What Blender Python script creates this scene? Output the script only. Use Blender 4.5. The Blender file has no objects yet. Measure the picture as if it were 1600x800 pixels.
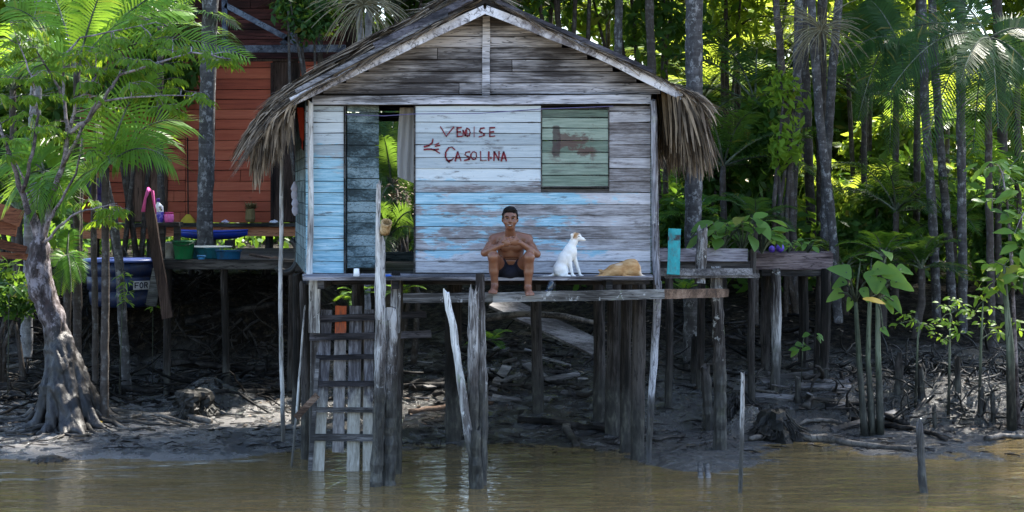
import bpy, math, random, bisect
import numpy as np
from mathutils import Vector, Matrix, Quaternion, noise as mnoise

RND = random.Random(7)
NPR = np.random.RandomState(11)
SC = bpy.context.scene
COL = SC.collection
F, YH, CAMZ = 2800.0, 300.0, 3.07          # focal length in photo pixels, horizon row, eye height above the river


def W(px, py, Y):
    """world point seen at photo pixel (px, py) when it stands Y metres from the eye"""
    return Vector(((px - 800.0) * Y / F, Y, CAMZ - (py - YH) * Y / F))


def rr(a, b):
    return RND.uniform(a, b)


# ------------------------------------------------------------------ value noise
def _hash(ix, iy, s):
    h = (ix * 374761393 + iy * 668265263 + s * 974634777) & 0xFFFFFFFF
    h = ((h ^ (h >> 13)) * 1274126177) & 0xFFFFFFFF
    return ((h ^ (h >> 16)) & 0xFFFF) / 65535.0


def vnoise(x, y, s=0):
    x = np.asarray(x, dtype=np.float64); y = np.asarray(y, dtype=np.float64)
    ix = np.floor(x).astype(np.int64); iy = np.floor(y).astype(np.int64)
    fx = x - ix; fy = y - iy
    fx = fx * fx * (3 - 2 * fx); fy = fy * fy * (3 - 2 * fy)
    a = _hash(ix, iy, s); b = _hash(ix + 1, iy, s); c = _hash(ix, iy + 1, s); d = _hash(ix + 1, iy + 1, s)
    return (a + (b - a) * fx) * (1 - fy) + (c + (d - c) * fx) * fy


def fbm(x, y, s=0, o=4):
    t = 0.0; a = 0.5
    for i in range(o):
        t = t + a * (vnoise(x, y, s + i) - 0.5)
        x = np.asarray(x) * 2.03 + 11.3; y = np.asarray(y) * 2.03 + 5.1; a *= 0.5
    return t


# ------------------------------------------------------------------ objects
ORG = {}


def tag(o, label=None, cat=None, group=None, kind=None):
    if label: o['label'] = label
    if cat: o['category'] = cat
    if group: o['group'] = group
    if kind: o['kind'] = kind
    return o


def empty(name, loc, label=None, cat=None, group=None):
    o = bpy.data.objects.new(name, None)
    COL.objects.link(o)
    o.empty_display_size = 0.2
    o.location = loc
    ORG[o.name] = Vector(loc)
    return tag(o, label, cat, group)


def link_mesh(name, me, mat, parent=None, origin=None):
    if mat is not None and not me.materials:
        me.materials.append(mat)
    o = bpy.data.objects.new(name, me)
    COL.objects.link(o)
    if parent is not None:
        o.parent = parent
        ORG[o.name] = ORG[parent.name]
    else:
        o.location = origin
        ORG[o.name] = Vector(origin)
    return o


def mesh_np(name, V, Fq, mat, parent=None, smooth=False, origin=None):
    V = np.asarray(V, dtype=np.float64)
    if parent is not None:
        og = ORG[parent.name]
    elif origin is not None:
        og = Vector(origin)
    else:
        og = Vector((V[:, 0].mean(), V[:, 1].mean(), V[:, 2].min()))
    V = V - np.array(og)
    me = bpy.data.meshes.new(name)
    if isinstance(Fq, np.ndarray):
        n, k = Fq.shape
        me.vertices.add(len(V)); me.vertices.foreach_set('co', V.ravel())
        me.loops.add(n * k); me.loops.foreach_set('vertex_index', Fq.ravel().astype(np.int32))
        me.polygons.add(n)
        me.polygons.foreach_set('loop_start', np.arange(0, n * k, k, dtype=np.int32))
        me.update(calc_edges=True)
        me.validate()
    else:
        me.from_pydata(V.tolist(), [], Fq)
        me.update()
    if smooth:
        me.polygons.foreach_set('use_smooth', [True] * len(me.polygons))
    return link_mesh(name, me, mat, parent, og)


class MB:
    def __init__(s):
        s.v = []; s.f = []

    def add(s, vs, fs):
        o = len(s.v)
        s.v.extend([tuple(p) for p in vs])
        s.f.extend([tuple(i + o for i in f) for f in fs])

    def build(s, name, mat, parent=None, smooth=False, origin=None):
        return mesh_np(name, np.array(s.v), s.f, mat, parent, smooth, origin)

    def box(s, c, size, R=None):
        c = Vector(c); hx, hy, hz = [q * .5 for q in size]
        vs = []
        for x in (-hx, hx):
            for y in (-hy, hy):
                for z in (-hz, hz):
                    p = Vector((x, y, z))
                    vs.append(c + (R @ p if R is not None else p))
        s.add(vs, [(0, 1, 3, 2), (4, 6, 7, 5), (0, 4, 5, 1), (2, 3, 7, 6), (0, 2, 6, 4), (1, 5, 7, 3)])

    def board(s, a, b, w, t, face=(0, -1, 0), jit=0.0, segs=1, sag=0.0):
        """plank from a to b; w across, t along the direction its face looks"""
        a = Vector(a); b = Vector(b); d = (b - a).normalized(); n = Vector(face)
        n = (n - d * n.dot(d)).normalized(); u = n.cross(d).normalized()
        rings = []
        for i in range(segs + 1):
            k = i / segs
            c = a.lerp(b, k) - Vector((0, 0, sag * 4 * k * (1 - k)))
            j1, j2 = rr(-jit, jit), rr(-jit, jit)
            e = d * rr(-jit, jit) if i in (0, segs) else Vector()
            rings.append([c + u * (w / 2 + j1) + n * t / 2 + e, c - u * (w / 2 + j2) + n * t / 2 - e,
                          c - u * (w / 2 + j2) - n * t / 2 - e, c + u * (w / 2 + j1) - n * t / 2 + e])
        vs = [p for r in rings for p in r]; fs = [(3, 2, 1, 0)]
        for i in range(segs):
            o = i * 4
            for q in range(4):
                fs.append((o + q, o + (q + 1) % 4, o + 4 + (q + 1) % 4, o + 4 + q))
        o = segs * 4; fs.append((o, o + 1, o + 2, o + 3))
        s.add(vs, fs)

    def tube(s, pts, rad, n=7, jit=0.0, cap=True, jag=0.0):
        pts = [Vector(p) for p in pts]
        if not hasattr(rad, '__len__'): rad = [rad] * len(pts)
        o = len(s.v); m = len(pts)
        prev = None
        for i, p in enumerate(pts):
            t = (pts[min(i + 1, m - 1)] - pts[max(i - 1, 0)])
            t = t.normalized() if t.length > 1e-9 else Vector((0, 0, 1))
            ref = prev if prev is not None else (Vector((1, 0, 0)) if abs(t.x) < .8 else Vector((0, 1, 0)))
            u = (ref - t * ref.dot(t)).normalized(); w = t.cross(u); prev = u
            for k in range(n):
                a = 2 * math.pi * k / n
                r = rad[i] * (1 + rr(-jit, jit))
                q = p + (u * math.cos(a) + w * math.sin(a)) * r
                if jag and i == m - 1: q = q + t * rr(-jag, jag)
                s.v.append(tuple(q))
        for i in range(m - 1):
            for k in range(n):
                a = o + i * n + k; b = o + i * n + (k + 1) % n
                s.f.append((a, b, b + n, a + n))
        if cap:
            s.f.append(tuple(o + k for k in reversed(range(n))))
            s.f.append(tuple(o + (m - 1) * n + k for k in range(n)))

    def pole(s, a, b, ra, rb, n=9, jit=.10, wob=.012, step=.18, jag=.03):
        a = Vector(a); b = Vector(b); L = (b - a).length; m = max(2, int(L / step))
        pts = []; rad = []
        ph = rr(0, 6); ph2 = rr(0, 6)
        for i in range(m + 1):
            k = i / m
            p = a.lerp(b, k) + Vector((math.sin(k * L * 2.1 + ph) * wob + rr(-wob, wob) * .3, math.cos(k * L * 1.7 + ph2) * wob, 0))
            pts.append(p); rad.append((ra + (rb - ra) * k) * (1 + rr(-jit, jit) * .5))
        s.tube(pts, rad, n, jit * .6, True, jag)

    def lathe(s, c, prof, n=20, squash=1.0, jit=0.0):
        c = Vector(c); o = len(s.v)
        for r, z in prof:
            for k in range(n):
                a = 2 * math.pi * k / n
                s.v.append((c.x + math.cos(a) * r, c.y + math.sin(a) * r * squash, c.z + z + rr(-jit, jit)))
        for i in range(len(prof) - 1):
            for k in range(n):
                a = o + i * n + k; b = o + i * n + (k + 1) % n
                s.f.append((a, b, b + n, a + n))
        s.f.append(tuple(o + k for k in reversed(range(n))))
        if prof[-1][0] > .003:
            s.f.append(tuple(o + (len(prof) - 1) * n + k for k in range(n)))

    def ribbon(s, pts, ws, across):
        """thin strip along pts; across = width direction(s)"""
        o = len(s.v); m = len(pts)
        for i, p in enumerate(pts):
            ac = across[i] if isinstance(across, list) else across
            p = Vector(p)
            s.v.append(tuple(p - ac * ws[i] * .5)); s.v.append(tuple(p + ac * ws[i] * .5))
        for i in range(m - 1):
            a = o + 2 * i
            s.f.append((a, a + 1, a + 3, a + 2))

    def leaf(s, p, d, nrm, L, w, fold=.15, droop=0.0):
        """pointed leaf folded along its midrib"""
        d = Vector(d).normalized(); nrm = Vector(nrm); nrm = (nrm - d * nrm.dot(d))
        nrm = nrm.normalized() if nrm.length > 1e-6 else d.orthogonal().normalized()
        u = d.cross(nrm); p = Vector(p)
        mid = p + d * L * .45 - Vector((0, 0, droop * L * .2)); tip = p + d * L - Vector((0, 0, droop * L))
        o = len(s.v)
        s.v.extend([tuple(p), tuple(mid + u * w * .5 + nrm * fold * w), tuple(mid), tuple(mid - u * w * .5 + nrm * fold * w), tuple(tip)])
        s.f.extend([(o, o + 1, o + 2), (o, o + 2, o + 3), (o + 1, o + 4, o + 2), (o + 2, o + 4, o + 3)])

    def sheetleaf(s, p, d, nrm, L, w, shape, fold=.12, curl=.2, segs=7):
        """broad leaf: shape(k) gives the half width fraction"""
        d = Vector(d).normalized(); nrm = Vector(nrm); nrm = (nrm - d * nrm.dot(d)).normalized(); u = d.cross(nrm)
        o = len(s.v)
        for i in range(segs + 1):
            k = i / segs; h = shape(k) * w * .5
            c = Vector(p) + d * (L * k) - nrm * (curl * L * k * k)
            wv = nrm * (rr(-.03, .03) * w)
            s.v.extend([tuple(c + u * h + nrm * fold * h + wv), tuple(c), tuple(c - u * h + nrm * fold * h - wv)])
        for i in range(segs):
            a = o + 3 * i
            s.f.extend([(a, a + 1, a + 4, a + 3), (a + 1, a + 2, a + 5, a + 4)])


# ------------------------------------------------------------------ implicit surfaces for bodies and roots
class SDF:
    def __init__(s, lo, hi, h):
        s.lo = np.array(lo, float); s.h = h
        s.n = np.ceil((np.array(hi) - s.lo) / h).astype(int) + 1
        s.D = np.full(tuple(s.n), 1e3, np.float32)

    def _win(s, lo, hi):
        a = np.maximum(np.floor((lo - s.lo) / s.h).astype(int), 0)
        b = np.minimum(np.ceil((hi - s.lo) / s.h).astype(int) + 1, s.n)
        if (b <= a).any(): return None
        ax = [s.lo[i] + s.h * np.arange(a[i], b[i]) for i in range(3)]
        return tuple(slice(a[i], b[i]) for i in range(3)), np.meshgrid(*ax, indexing='ij')

    def _mix(s, sl, d, k, cut):
        D = s.D[sl]
        if cut:
            d = -d
            h = np.clip(.5 - .5 * (D - d) / k, 0, 1)
            s.D[sl] = D + (d - D) * h + k * h * (1 - h)
        else:
            D = np.minimum(D, d + 4 * k + 1.0) if False else D
            h = np.clip(.5 + .5 * (D - d) / k, 0, 1)
            s.D[sl] = D + (d - D) * h - k * h * (1 - h)

    def cap(s, a, b, ra, rb, k=.02, cut=False):
        a = np.array(a, float); b = np.array(b, float); m = max(ra, rb) + 2 * k + 2 * s.h
        w = s._win(np.minimum(a, b) - m, np.maximum(a, b) + m)
        if w is None: return
        sl, (x, y, z) = w; ab = b - a; L2 = max(ab @ ab, 1e-9)
        t = np.clip(((x - a[0]) * ab[0] + (y - a[1]) * ab[1] + (z - a[2]) * ab[2]) / L2, 0, 1)
        d = np.sqrt((x - a[0] - t * ab[0]) ** 2 + (y - a[1] - t * ab[1]) ** 2 + (z - a[2] - t * ab[2]) ** 2) - (ra + (rb - ra) * t)
        s._mix(sl, d, k, cut)

    def chain(s, pts, rad, k=.02):
        for i in range(len(pts) - 1):
            s.cap(pts[i], pts[i + 1], rad[i], rad[i + 1], k)

    def ell(s, c, r, k=.02, R=None, cut=False):
        c = np.array(c, float); r = np.array(r, float); m = r.max() + 2 * k + 2 * s.h
        w = s._win(c - m, c + m)
        if w is None: return
        sl, (x, y, z) = w; p = np.stack([x - c[0], y - c[1], z - c[2]], -1)
        if R is not None: p = p @ np.array(R)
        k0 = np.sqrt(((p / r) ** 2).sum(-1)) + 1e-9; k1 = np.sqrt(((p / r ** 2) ** 2).sum(-1)) + 1e-9
        s._mix(sl, k0 * (k0 - 1) / k1, k, cut)

    def mesh(s):
        D = s.D; neg = D < 0
        c = np.zeros(tuple(np.array(D.shape) - 1), np.int8)
        offs = [(i, j, k) for i in (0, 1) for j in (0, 1) for k in (0, 1)]
        sh = c.shape
        for o in offs:
            c += neg[o[0]:o[0] + sh[0], o[1]:o[1] + sh[1], o[2]:o[2] + sh[2]]
        act = (c > 0) & (c < 8)
        I = np.argwhere(act); idx = np.full(sh, -1, np.int64); idx[act] = np.arange(len(I))
        acc = np.zeros((len(I), 3)); cnt = np.zeros(len(I))
        for o in offs:
            for ax in range(3):
                if o[ax]: continue
                q = list(o); q[ax] = 1
                da = D[I[:, 0] + o[0], I[:, 1] + o[1], I[:, 2] + o[2]].astype(float)
                db = D[I[:, 0] + q[0], I[:, 1] + q[1], I[:, 2] + q[2]].astype(float)
                m = (da < 0) != (db < 0)
                t = np.where(m, da / np.where(m, da - db, 1), 0)
                P = np.array(o, float)[None] + np.zeros((len(I), 3)); P[:, ax] += t
                acc[m] += P[m]; cnt[m] += 1
        V = s.lo + s.h * (I + acc / cnt[:, None])
        faces = []
        for ax in range(3):
            u, v = (ax + 1) % 3, (ax + 2) % 3
            sa = [slice(None)] * 3; sb = [slice(None)] * 3
            sa[ax] = slice(0, -1); sb[ax] = slice(1, None)
            A = neg[tuple(sa)]; B = neg[tuple(sb)]
            E = np.argwhere(A != B)
            ok = (E[:, u] > 0) & (E[:, v] > 0) & (E[:, u] < sh[u]) & (E[:, v] < sh[v])
            E = E[ok]
            flip = ~A[E[:, 0], E[:, 1], E[:, 2]]
            def cell(du, dv):
                G = E.copy(); G[:, u] += du; G[:, v] += dv
                return idx[G[:, 0], G[:, 1], G[:, 2]]
            q = np.stack([cell(-1, -1), cell(0, -1), cell(0, 0), cell(-1, 0)], 1)
            q[flip] = q[flip][:, ::-1]
            faces.append(q)
        return V, np.concatenate(faces)


# ------------------------------------------------------------------ material nodes
class Mat:
    def __init__(s, name):
        s.m = bpy.data.materials.new(name); s.m.use_nodes = True
        s.t = s.m.node_tree; s.t.nodes.clear()
        s.out = s.t.nodes.new('ShaderNodeOutputMaterial')
        s.geo = s.t.nodes.new('ShaderNodeNewGeometry')
        s.P = s.geo.outputs['Position']; s.isl = s.geo.outputs['Random Per Island']

    def n(s, typ, ins=None, **kw):
        nd = s.t.nodes.new(typ)
        for k, v in kw.items(): setattr(nd, k, v)
        for k, v in (ins or {}).items(): s.set(nd.inputs[k], v)
        return nd

    def set(s, sock, v):
        if isinstance(v, bpy.types.NodeSocket): s.t.links.new(v, sock)
        elif hasattr(v, '__len__') and sock.type == 'RGBA' and len(v) == 3: sock.default_value = (*v, 1)
        else: sock.default_value = v

    def noise(s, vs=(1, 1, 1), scale=1., detail=4., rough=.6, off=(0, 0, 0), dist=0., vec=None):
        mp = s.n('ShaderNodeMapping', {'Vector': vec or s.P, 'Scale': vs, 'Location': off})
        return s.n('ShaderNodeTexNoise', {'Vector': mp.outputs[0], 'Scale': scale, 'Detail': detail, 'Roughness': rough, 'Distortion': dist}).outputs['Fac']

    def math(s, op, a, b=0., c=None, clamp=False):
        nd = s.n('ShaderNodeMath', operation=op, use_clamp=clamp)
        s.set(nd.inputs[0], a); s.set(nd.inputs[1], b)
        if c is not None: s.set(nd.inputs[2], c)
        return nd.outputs[0]

    def step(s, v, a, b):
        """0 at a, 1 at b"""
        nd = s.n('ShaderNodeMapRange', {'Value': v, 'From Min': a, 'From Max': b, 'To Min': 0., 'To Max': 1.}, clamp=True)
        return nd.outputs[0]

    def ramp(s, fac, stops, interp='LINEAR'):
        nd = s.n('ShaderNodeValToRGB', {'Fac': fac}); cr = nd.color_ramp; cr.interpolation = interp
        while len(cr.elements) < len(stops): cr.elements.new(.5)
        for e, (p, c) in zip(cr.elements, stops):
            e.position = p; e.color = (*c, 1) if len(c) == 3 else c
        return nd.outputs['Color']

    def mix(s, fac, a, b, mode='MIX'):
        nd = s.n('ShaderNodeMix', data_type='RGBA', blend_type=mode)
        s.set(nd.inputs[0], fac); s.set(nd.inputs[6], a); s.set(nd.inputs[7], b)
        return nd.outputs[2]

    def xyz(s):
        return s.n('ShaderNodeSeparateXYZ', {'Vector': s.P}).outputs

    def bump(s, h, strength=.5, dist=.01):
        return s.n('ShaderNodeBump', {'Height': h, 'Strength': strength, 'Distance': dist}).outputs[0]

    def principled(s, col, rough=.8, normal=None, spec=.4, **kw):
        ins = {'Base Color': col, 'Roughness': rough, 'Specular IOR Level': spec}
        if normal is not None: ins['Normal'] = normal
        ins.update(kw)
        b = s.n('ShaderNodeBsdfPrincipled', ins)
        s.t.links.new(b.outputs[0], s.out.inputs[0])
        return b


def mat_plain(name, col, rough=.6, spec=.4, var=.15, scale=12., bump=.0, stain=0.):
    m = Mat(name)
    nz = m.noise(scale=scale, detail=5)
    c = m.mix(m.math('MULTIPLY', nz, 1.), [q * (1 - var) for q in col], [min(1, q * (1 + var)) for q in col])
    if stain:
        d = m.noise((1, 1, .5), 11., 5, .7, (3, 8, 1))
        c = m.mix(m.math('MULTIPLY', m.step(d, .48, .66), stain), c, (.05, .042, .034))
    m.principled(c, rough, m.bump(nz, bump, .01) if bump else None, spec)
    return m.m


def mat_wood(name, dark, mid, light, axis='z', tide=None, rough=.85, lichen=0., fine=1.0, spec=.25):
    m = Mat(name)
    st = {'x': (1.2, 22, 22), 'z': (22, 22, 1.2), 'y': (22, 1.2, 22), 'any': (6, 6, 6)}[axis]
    st = tuple(q * fine for q in st)
    g = m.noise(st, 1.6, 6, .7, dist=.6)
    big = m.noise((1, 1, 1) if axis == 'any' else tuple(.5 if q < 3 else 2. for q in st), 1.8, 3, .6, (3, 7, 1))
    k = m.math('ADD', m.math('MULTIPLY', g, .75), m.math('MULTIPLY', m.isl, .25))
    k = m.math('ADD', k, m.math('MULTIPLY', m.math('SUBTRACT', big, .5), 1.15))
    fine_ = m.noise(tuple(q * 2.6 for q in st), 1.6, 4, .7, (11, 5, 2))
    k = m.math('ADD', k, m.math('MULTIPLY', m.math('SUBTRACT', fine_, .5), .45))
    k = m.math('MULTIPLY_ADD', m.math('SUBTRACT', k, .5), 1.55, .5)
    c = m.ramp(k, [(.26, dark), (.52, mid), (.80, light)])
    cr = m.math('ABSOLUTE', m.math('SUBTRACT', m.noise(tuple(q * .8 for q in st), 1.3, 3, .55, (31, 5, 2), dist=.8), .5))
    c = m.mix(m.math('MULTIPLY', m.step(cr, .022, .006), .75), c, tuple(q * .35 for q in dark))
    if lichen:
        l = m.noise((1, 1, .8), 9., 5, .75, (9, 2, 4))
        c = m.mix(m.step(l, .60, .66), c, (.62 * lichen + .2, .62 * lichen + .2, .60 * lichen + .2))
        l2 = m.noise((1, 1, .8), 5., 5, .75, (1, 12, 4))
        c = m.mix(m.math('MULTIPLY', m.step(l2, .62, .72), .5), c, (.16, .22, .10))
    ro = rough
    if tide is not None:
        z = m.xyz()[2]
        e = m.math('ADD', z, m.math('MULTIPLY', m.math('SUBTRACT', m.noise((7, 7, 2.0), 1.2, 5, .7, (4, 4, 4)), .5), .9))
        w = m.step(e, tide + .12, tide - .12)
        mud = m.ramp(m.noise((9, 9, 3), 2., 5, .7), [(.36, (.010, .010, .010)), (.52, (.030, .029, .026)), (.66, (.085, .082, .066))])
        c = m.mix(m.math('MULTIPLY', w, .88), c, mud)
        ro = m.math('SUBTRACT', rough, m.math('MULTIPLY', w, .35))
    m.principled(c, ro, m.bump(m.math('ADD', g, m.math('MULTIPLY', fine_, .5)), .8, .010), spec)
    return m.m


def mat_leaf(name, dark, light, trans, tmix=.45, rough=.4, vein=False):
    m = Mat(name)
    oi = m.n('ShaderNodeObjectInfo').outputs['Random']
    nz = m.noise(scale=1.3, detail=3)
    k = m.math('ADD', m.math('MULTIPLY', m.isl, .5), m.math('MULTIPLY', nz, .5))
    k = m.math('ADD', k, m.math('MULTIPLY', m.math('SUBTRACT', oi, .5), .3))
    c = m.ramp(k, [(.2, dark), (.8, light)])
    # a few yellowed leaflets
    c = m.mix(m.math('MULTIPLY', m.math('GREATER_THAN', m.isl, .965), .6), c, (.22, .16, .03))
    p = m.principled(c, rough, None, .12)
    tc = m.mix(.55, c, trans)
    t = m.n('ShaderNodeBsdfTranslucent', {'Color': tc})
    ms = m.n('ShaderNodeMixShader', {0: tmix})
    m.t.links.new(p.outputs[0], ms.inputs[1]); m.t.links.new(t.outputs[0], ms.inputs[2])
    m.t.links.new(ms.outputs[0], m.out.inputs[0])
    return m.m
# ------------------------------------------------------------------ materials
MT = {}
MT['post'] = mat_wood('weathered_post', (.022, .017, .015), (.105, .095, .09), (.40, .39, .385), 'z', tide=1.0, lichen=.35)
MT['post_dark'] = mat_wood('dark_post', (.006, .005, .004), (.019, .015, .013), (.065, .057, .053), 'z', tide=.7)  # post wood darkened in colour, mostly for posts in shade under decks
MT['post_white'] = mat_wood('pale_lichen_pole', (.10, .09, .085), (.36, .35, .34), (.66, .66, .65), 'z', tide=.55, lichen=.5)
MT['corner'] = mat_wood('pale_blue_grey_pole', (.07, .065, .07), (.26, .26, .29), (.52, .53, .58), 'z', tide=.75, lichen=.25)
MT['pole_barge'] = mat_wood('whitewashed_wood', (.15, .14, .15), (.42, .42, .46), (.66, .67, .72), 'any')
MT['beam'] = mat_wood('whitewashed_beam', (.10, .10, .11), (.40, .41, .46), (.62, .63, .70), 'x')
MT['beam_moss'] = mat_wood('mossy_grey_beam', (.03, .028, .026), (.115, .11, .105), (.28, .28, .275), 'x', lichen=.3)
MT['deck'] = mat_wood('deck_planks', (.035, .032, .032), (.12, .112, .118), (.34, .33, .36), 'x')
MT['plank_dark'] = mat_wood('dark_planks', (.008, .007, .007), (.028, .025, .024), (.09, .083, .08), 'x')
MT['plank_grey'] = mat_wood('grey_planks', (.022, .02, .02), (.075, .07, .07), (.22, .21, .21), 'x', rough=.6)
MT['plank_brown'] = mat_wood('brown_planks', (.035, .02, .013), (.10, .06, .04), (.22, .15, .11), 'x')


def ladderwood():
    m = Mat('ladder_boards'); z = m.xyz()[2]
    g = m.noise((22, 22, 1.2), 1.6, 6, .7, dist=.6); p = m.noise((3, 3, 2), 2., 5, .7, (4, 4, 1))
    k = m.math('ADD', m.math('MULTIPLY', g, .8), m.math('MULTIPLY', m.isl, .2))
    up = m.ramp(k, [(.36, (.022, .020, .024)), (.5, (.075, .07, .078)), (.64, (.20, .195, .215))])
    lo = m.ramp(k, [(.36, (.15, .14, .12)), (.5, (.30, .28, .245)), (.64, (.43, .41, .365))])
    w = m.step(m.math('ADD', z, m.math('MULTIPLY', m.math('SUBTRACT', p, .5), .8)), .88, .68)
    m.principled(m.mix(w, up, lo), .8, m.bump(g, .7, .008), .25)
    return m.m


MT['ladder'] = ladderwood()
MT['rung'] = mat_wood('ladder_rungs', (.012, .011, .013), (.04, .036, .04), (.11, .10, .11), 'x')
MT['drift'] = mat_wood('driftwood', (.010, .009, .008), (.038, .033, .029), (.14, .125, .11), 'any', rough=.5)
MT['root'] = mat_wood('wet_roots', (.004, .004, .004), (.013, .011, .010), (.045, .040, .036), 'any', rough=.6, spec=.1)


def facade():
    m = Mat('peeling_painted_boards')
    x, y, z = m.xyz()
    g = m.noise((1.4, 8, 24), 1.8, 6, .72, dist=.5)
    fine = m.noise((5, 20, 60), 1.6, 5, .7)
    blot = m.noise((1.2, 2, 3.2), 1.5, 5, .66, (2, 0, 5))
    blot2 = m.noise((.9, 2, 4.5), 2.1, 6, .7, (7, 0, 1), dist=.4)
    k = m.math('ADD', m.math('MULTIPLY', g, .65), m.math('MULTIPLY', m.isl, .32))
    k = m.math('ADD', k, m.math('MULTIPLY', m.math('SUBTRACT', blot, .5), .5))
    k = m.math('ADD', k, m.math('MULTIPLY', m.math('SUBTRACT', fine, .5), .55))
    bare = m.ramp(k, [(.14, (.045, .037, .036)), (.30, (.15, .138, .14)), (.47, (.33, .325, .345)), (.70, (.56, .56, .60))])
    # old white wash: strong over the writing panel, thin at the right
    panel = m.math('MULTIPLY', m.step(x, .75, .25), m.step(z, 3.0, 3.3))
    ww = m.math('ADD', m.math('MULTIPLY', panel, .42), m.math('MULTIPLY', m.step(x, 1.3, -.6), .10))
    e = m.math('ADD', m.math('ADD', m.math('MULTIPLY', blot2, .8), m.math('MULTIPLY', fine, .35)), ww)
    wmask = m.step(e, .77, .87)
    wcol = m.ramp(m.math('ADD', m.math('MULTIPLY', g, .6), m.math('MULTIPLY', m.isl, .4)),
                  [(.25, (.28, .335, .37)), (.5, (.43, .495, .535)), (.8, (.60, .66, .69))])
    c = m.mix(m.math('MULTIPLY', wmask, .9), bare, wcol)
    # sky blue paint on the lower boards and on the left jamb boards
    low = m.math('MULTIPLY', m.step(z, 3.28, 3.05), m.step(z, 2.2, 2.5))
    low = m.math('MULTIPLY', low, m.step(x, 1.7, .5))
    jamb = m.math('MULTIPLY', m.step(x, -1.75, -1.85), m.step(z, 3.72, 3.5))
    bl = m.math('ADD', m.math('MULTIPLY', low, .415), m.math('MULTIPLY', jamb, .56))
    eb = m.math('ADD', m.math('ADD', m.math('MULTIPLY', blot, 1.25), m.math('MULTIPLY', fine, .40)), bl)
    eb = m.math('ADD', eb, m.math('MULTIPLY', m.math('SUBTRACT', m.isl, .5), .34))
    bmask = m.step(eb, 1.17, 1.25)
    bcol = m.ramp(g, [(.34, (.12, .30, .42)), (.5, (.24, .46, .58)), (.64, (.44, .62, .70))])
    c = m.mix(m.math('MULTIPLY', bmask, .88), c, bcol)
    # scuffed dark weather marks
    dk = m.noise((1.1, 2, 6.), 1.7, 6, .75, (21, 3, 8))
    c = m.mix(m.math('MULTIPLY', m.step(dk, .56, .64), .72), c, (.075, .062, .06))
    # nail spots
    sp = m.noise((14, 3, 14), 3.2, 2, .5, (5, 5, 5))
    c = m.mix(m.math('MULTIPLY', m.step(sp, .71, .75), .7), c, (.05, .035, .03))
    m.principled(c, .78, m.bump(m.math('ADD', g, m.math('MULTIPLY', fine, .6)), .55, .006), .3)
    return m.m


MT['facade'] = facade()
MT['gable'] = mat_wood('grey_gable_boards', (.055, .051, .054), (.222, .220, .238), (.50, .50, .55), 'x', fine=.9)
MT['inner'] = mat_wood('teal_inner_boards', (.03, .045, .05), (.10, .15, .17), (.23, .31, .34), 'x')


def shutter():
    m = Mat('green_shutter_paint')
    x, y, z = m.xyz()
    g = m.noise((1.4, 8, 24), 1.8, 6, .7)
    k = m.math('ADD', m.math('MULTIPLY', g, .7), m.math('MULTIPLY', m.isl, .3))
    c = m.ramp(k, [(.3, (.045, .068, .05)), (.5, (.135, .185, .145)), (.7, (.27, .33, .275))])
    dk = m.noise((1.2, 2, 9.), 1.7, 6, .75, (2, 3, 8))
    c = m.mix(m.math('MULTIPLY', m.step(dk, .54, .64), .6), c, (.06, .062, .055))
    # rusty red smears on the upper left slats
    r = m.noise((3.2, 1, 4.5), 1.5, 5, .65, (4, 1, 9))
    r = m.math('ADD', r, m.math('MULTIPLY', m.math('SUBTRACT', m.noise((9, 1, 14), 1.5, 4, .7), .5), .35))
    reg = m.math('MULTIPLY', m.math('MULTIPLY', m.step(x, .36, .52), m.step(x, 1.02, .9)), m.math('MULTIPLY', m.step(z, 3.3, 3.5), m.step(z, 3.98, 3.8)))
    c = m.mix(m.math('MULTIPLY', m.step(m.math('ADD', r, m.math('MULTIPLY', reg, .14)), .60, .68), m.math('MULTIPLY', reg, .8)), c, (.085, .04, .035))
    st = m.math('MULTIPLY', m.step(m.math('ABSOLUTE', m.math('SUBTRACT', x, .495)), .075, .03), m.math('MULTIPLY', m.step(z, 3.42, 3.5), m.step(z, 3.86, 3.8)))
    c = m.mix(m.math('MULTIPLY', m.step(m.math('ADD', m.math('MULTIPLY', r, .6), m.math('MULTIPLY', st, .5)), .6, .72), .85), c, (.05, .033, .033))
    m.principled(c, .7, m.bump(g, .5, .006), .3)
    return m.m


MT['shutter'] = shutter()
MT['red_paint'] = mat_plain('dark_red_writing_paint', (.16, .018, .03), .7, .3, .35, 40)


def redwall():
    m = Mat('faded_red_boards')
    g = m.noise((1.2, 8, 20), 1.5, 6, .7)
    b = m.noise((1, 1, 1.5), 1.2, 4, .6, (3, 3, 3))
    k = m.math('ADD', m.math('MULTIPLY', g, .5), m.math('ADD', m.math('MULTIPLY', m.isl, .25), m.math('MULTIPLY', b, .3)))
    c = m.ramp(k, [(.25, (.14, .028, .017)), (.5, (.31, .070, .038)), (.8, (.43, .125, .068))])
    d = m.noise((2, 2, 8), 1.4, 5, .7, (8, 1, 3))
    c = m.mix(m.math('MULTIPLY', m.step(d, .62, .72), .6), c, (.10, .035, .03))
    m.principled(c, .8, m.bump(g, .5, .006), .25)
    return m.m


MT['red'] = redwall()
MT['orange'] = mat_wood('faded_orange_boards', (.14, .05, .03), (.34, .12, .06), (.46, .20, .11), 'x')
MT['rust'] = mat_wood('reddish_planks', (.05, .018, .01), (.16, .055, .028), (.26, .10, .05), 'x')
MT['umber'] = mat_wood('umber_dark_boards', (.012, .008, .007), (.035, .02, .016), (.07, .045, .035), 'z')
MT['redgable'] = mat_wood('dark_red_gable', (.025, .009, .008), (.065, .02, .017), (.12, .04, .033), 'x')  # red boards darkened in colour for the shade beneath the eaves
MT['steelblue'] = mat_wood('blue_grey_timber', (.03, .035, .05), (.08, .09, .12), (.15, .17, .21), 'any')


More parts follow.
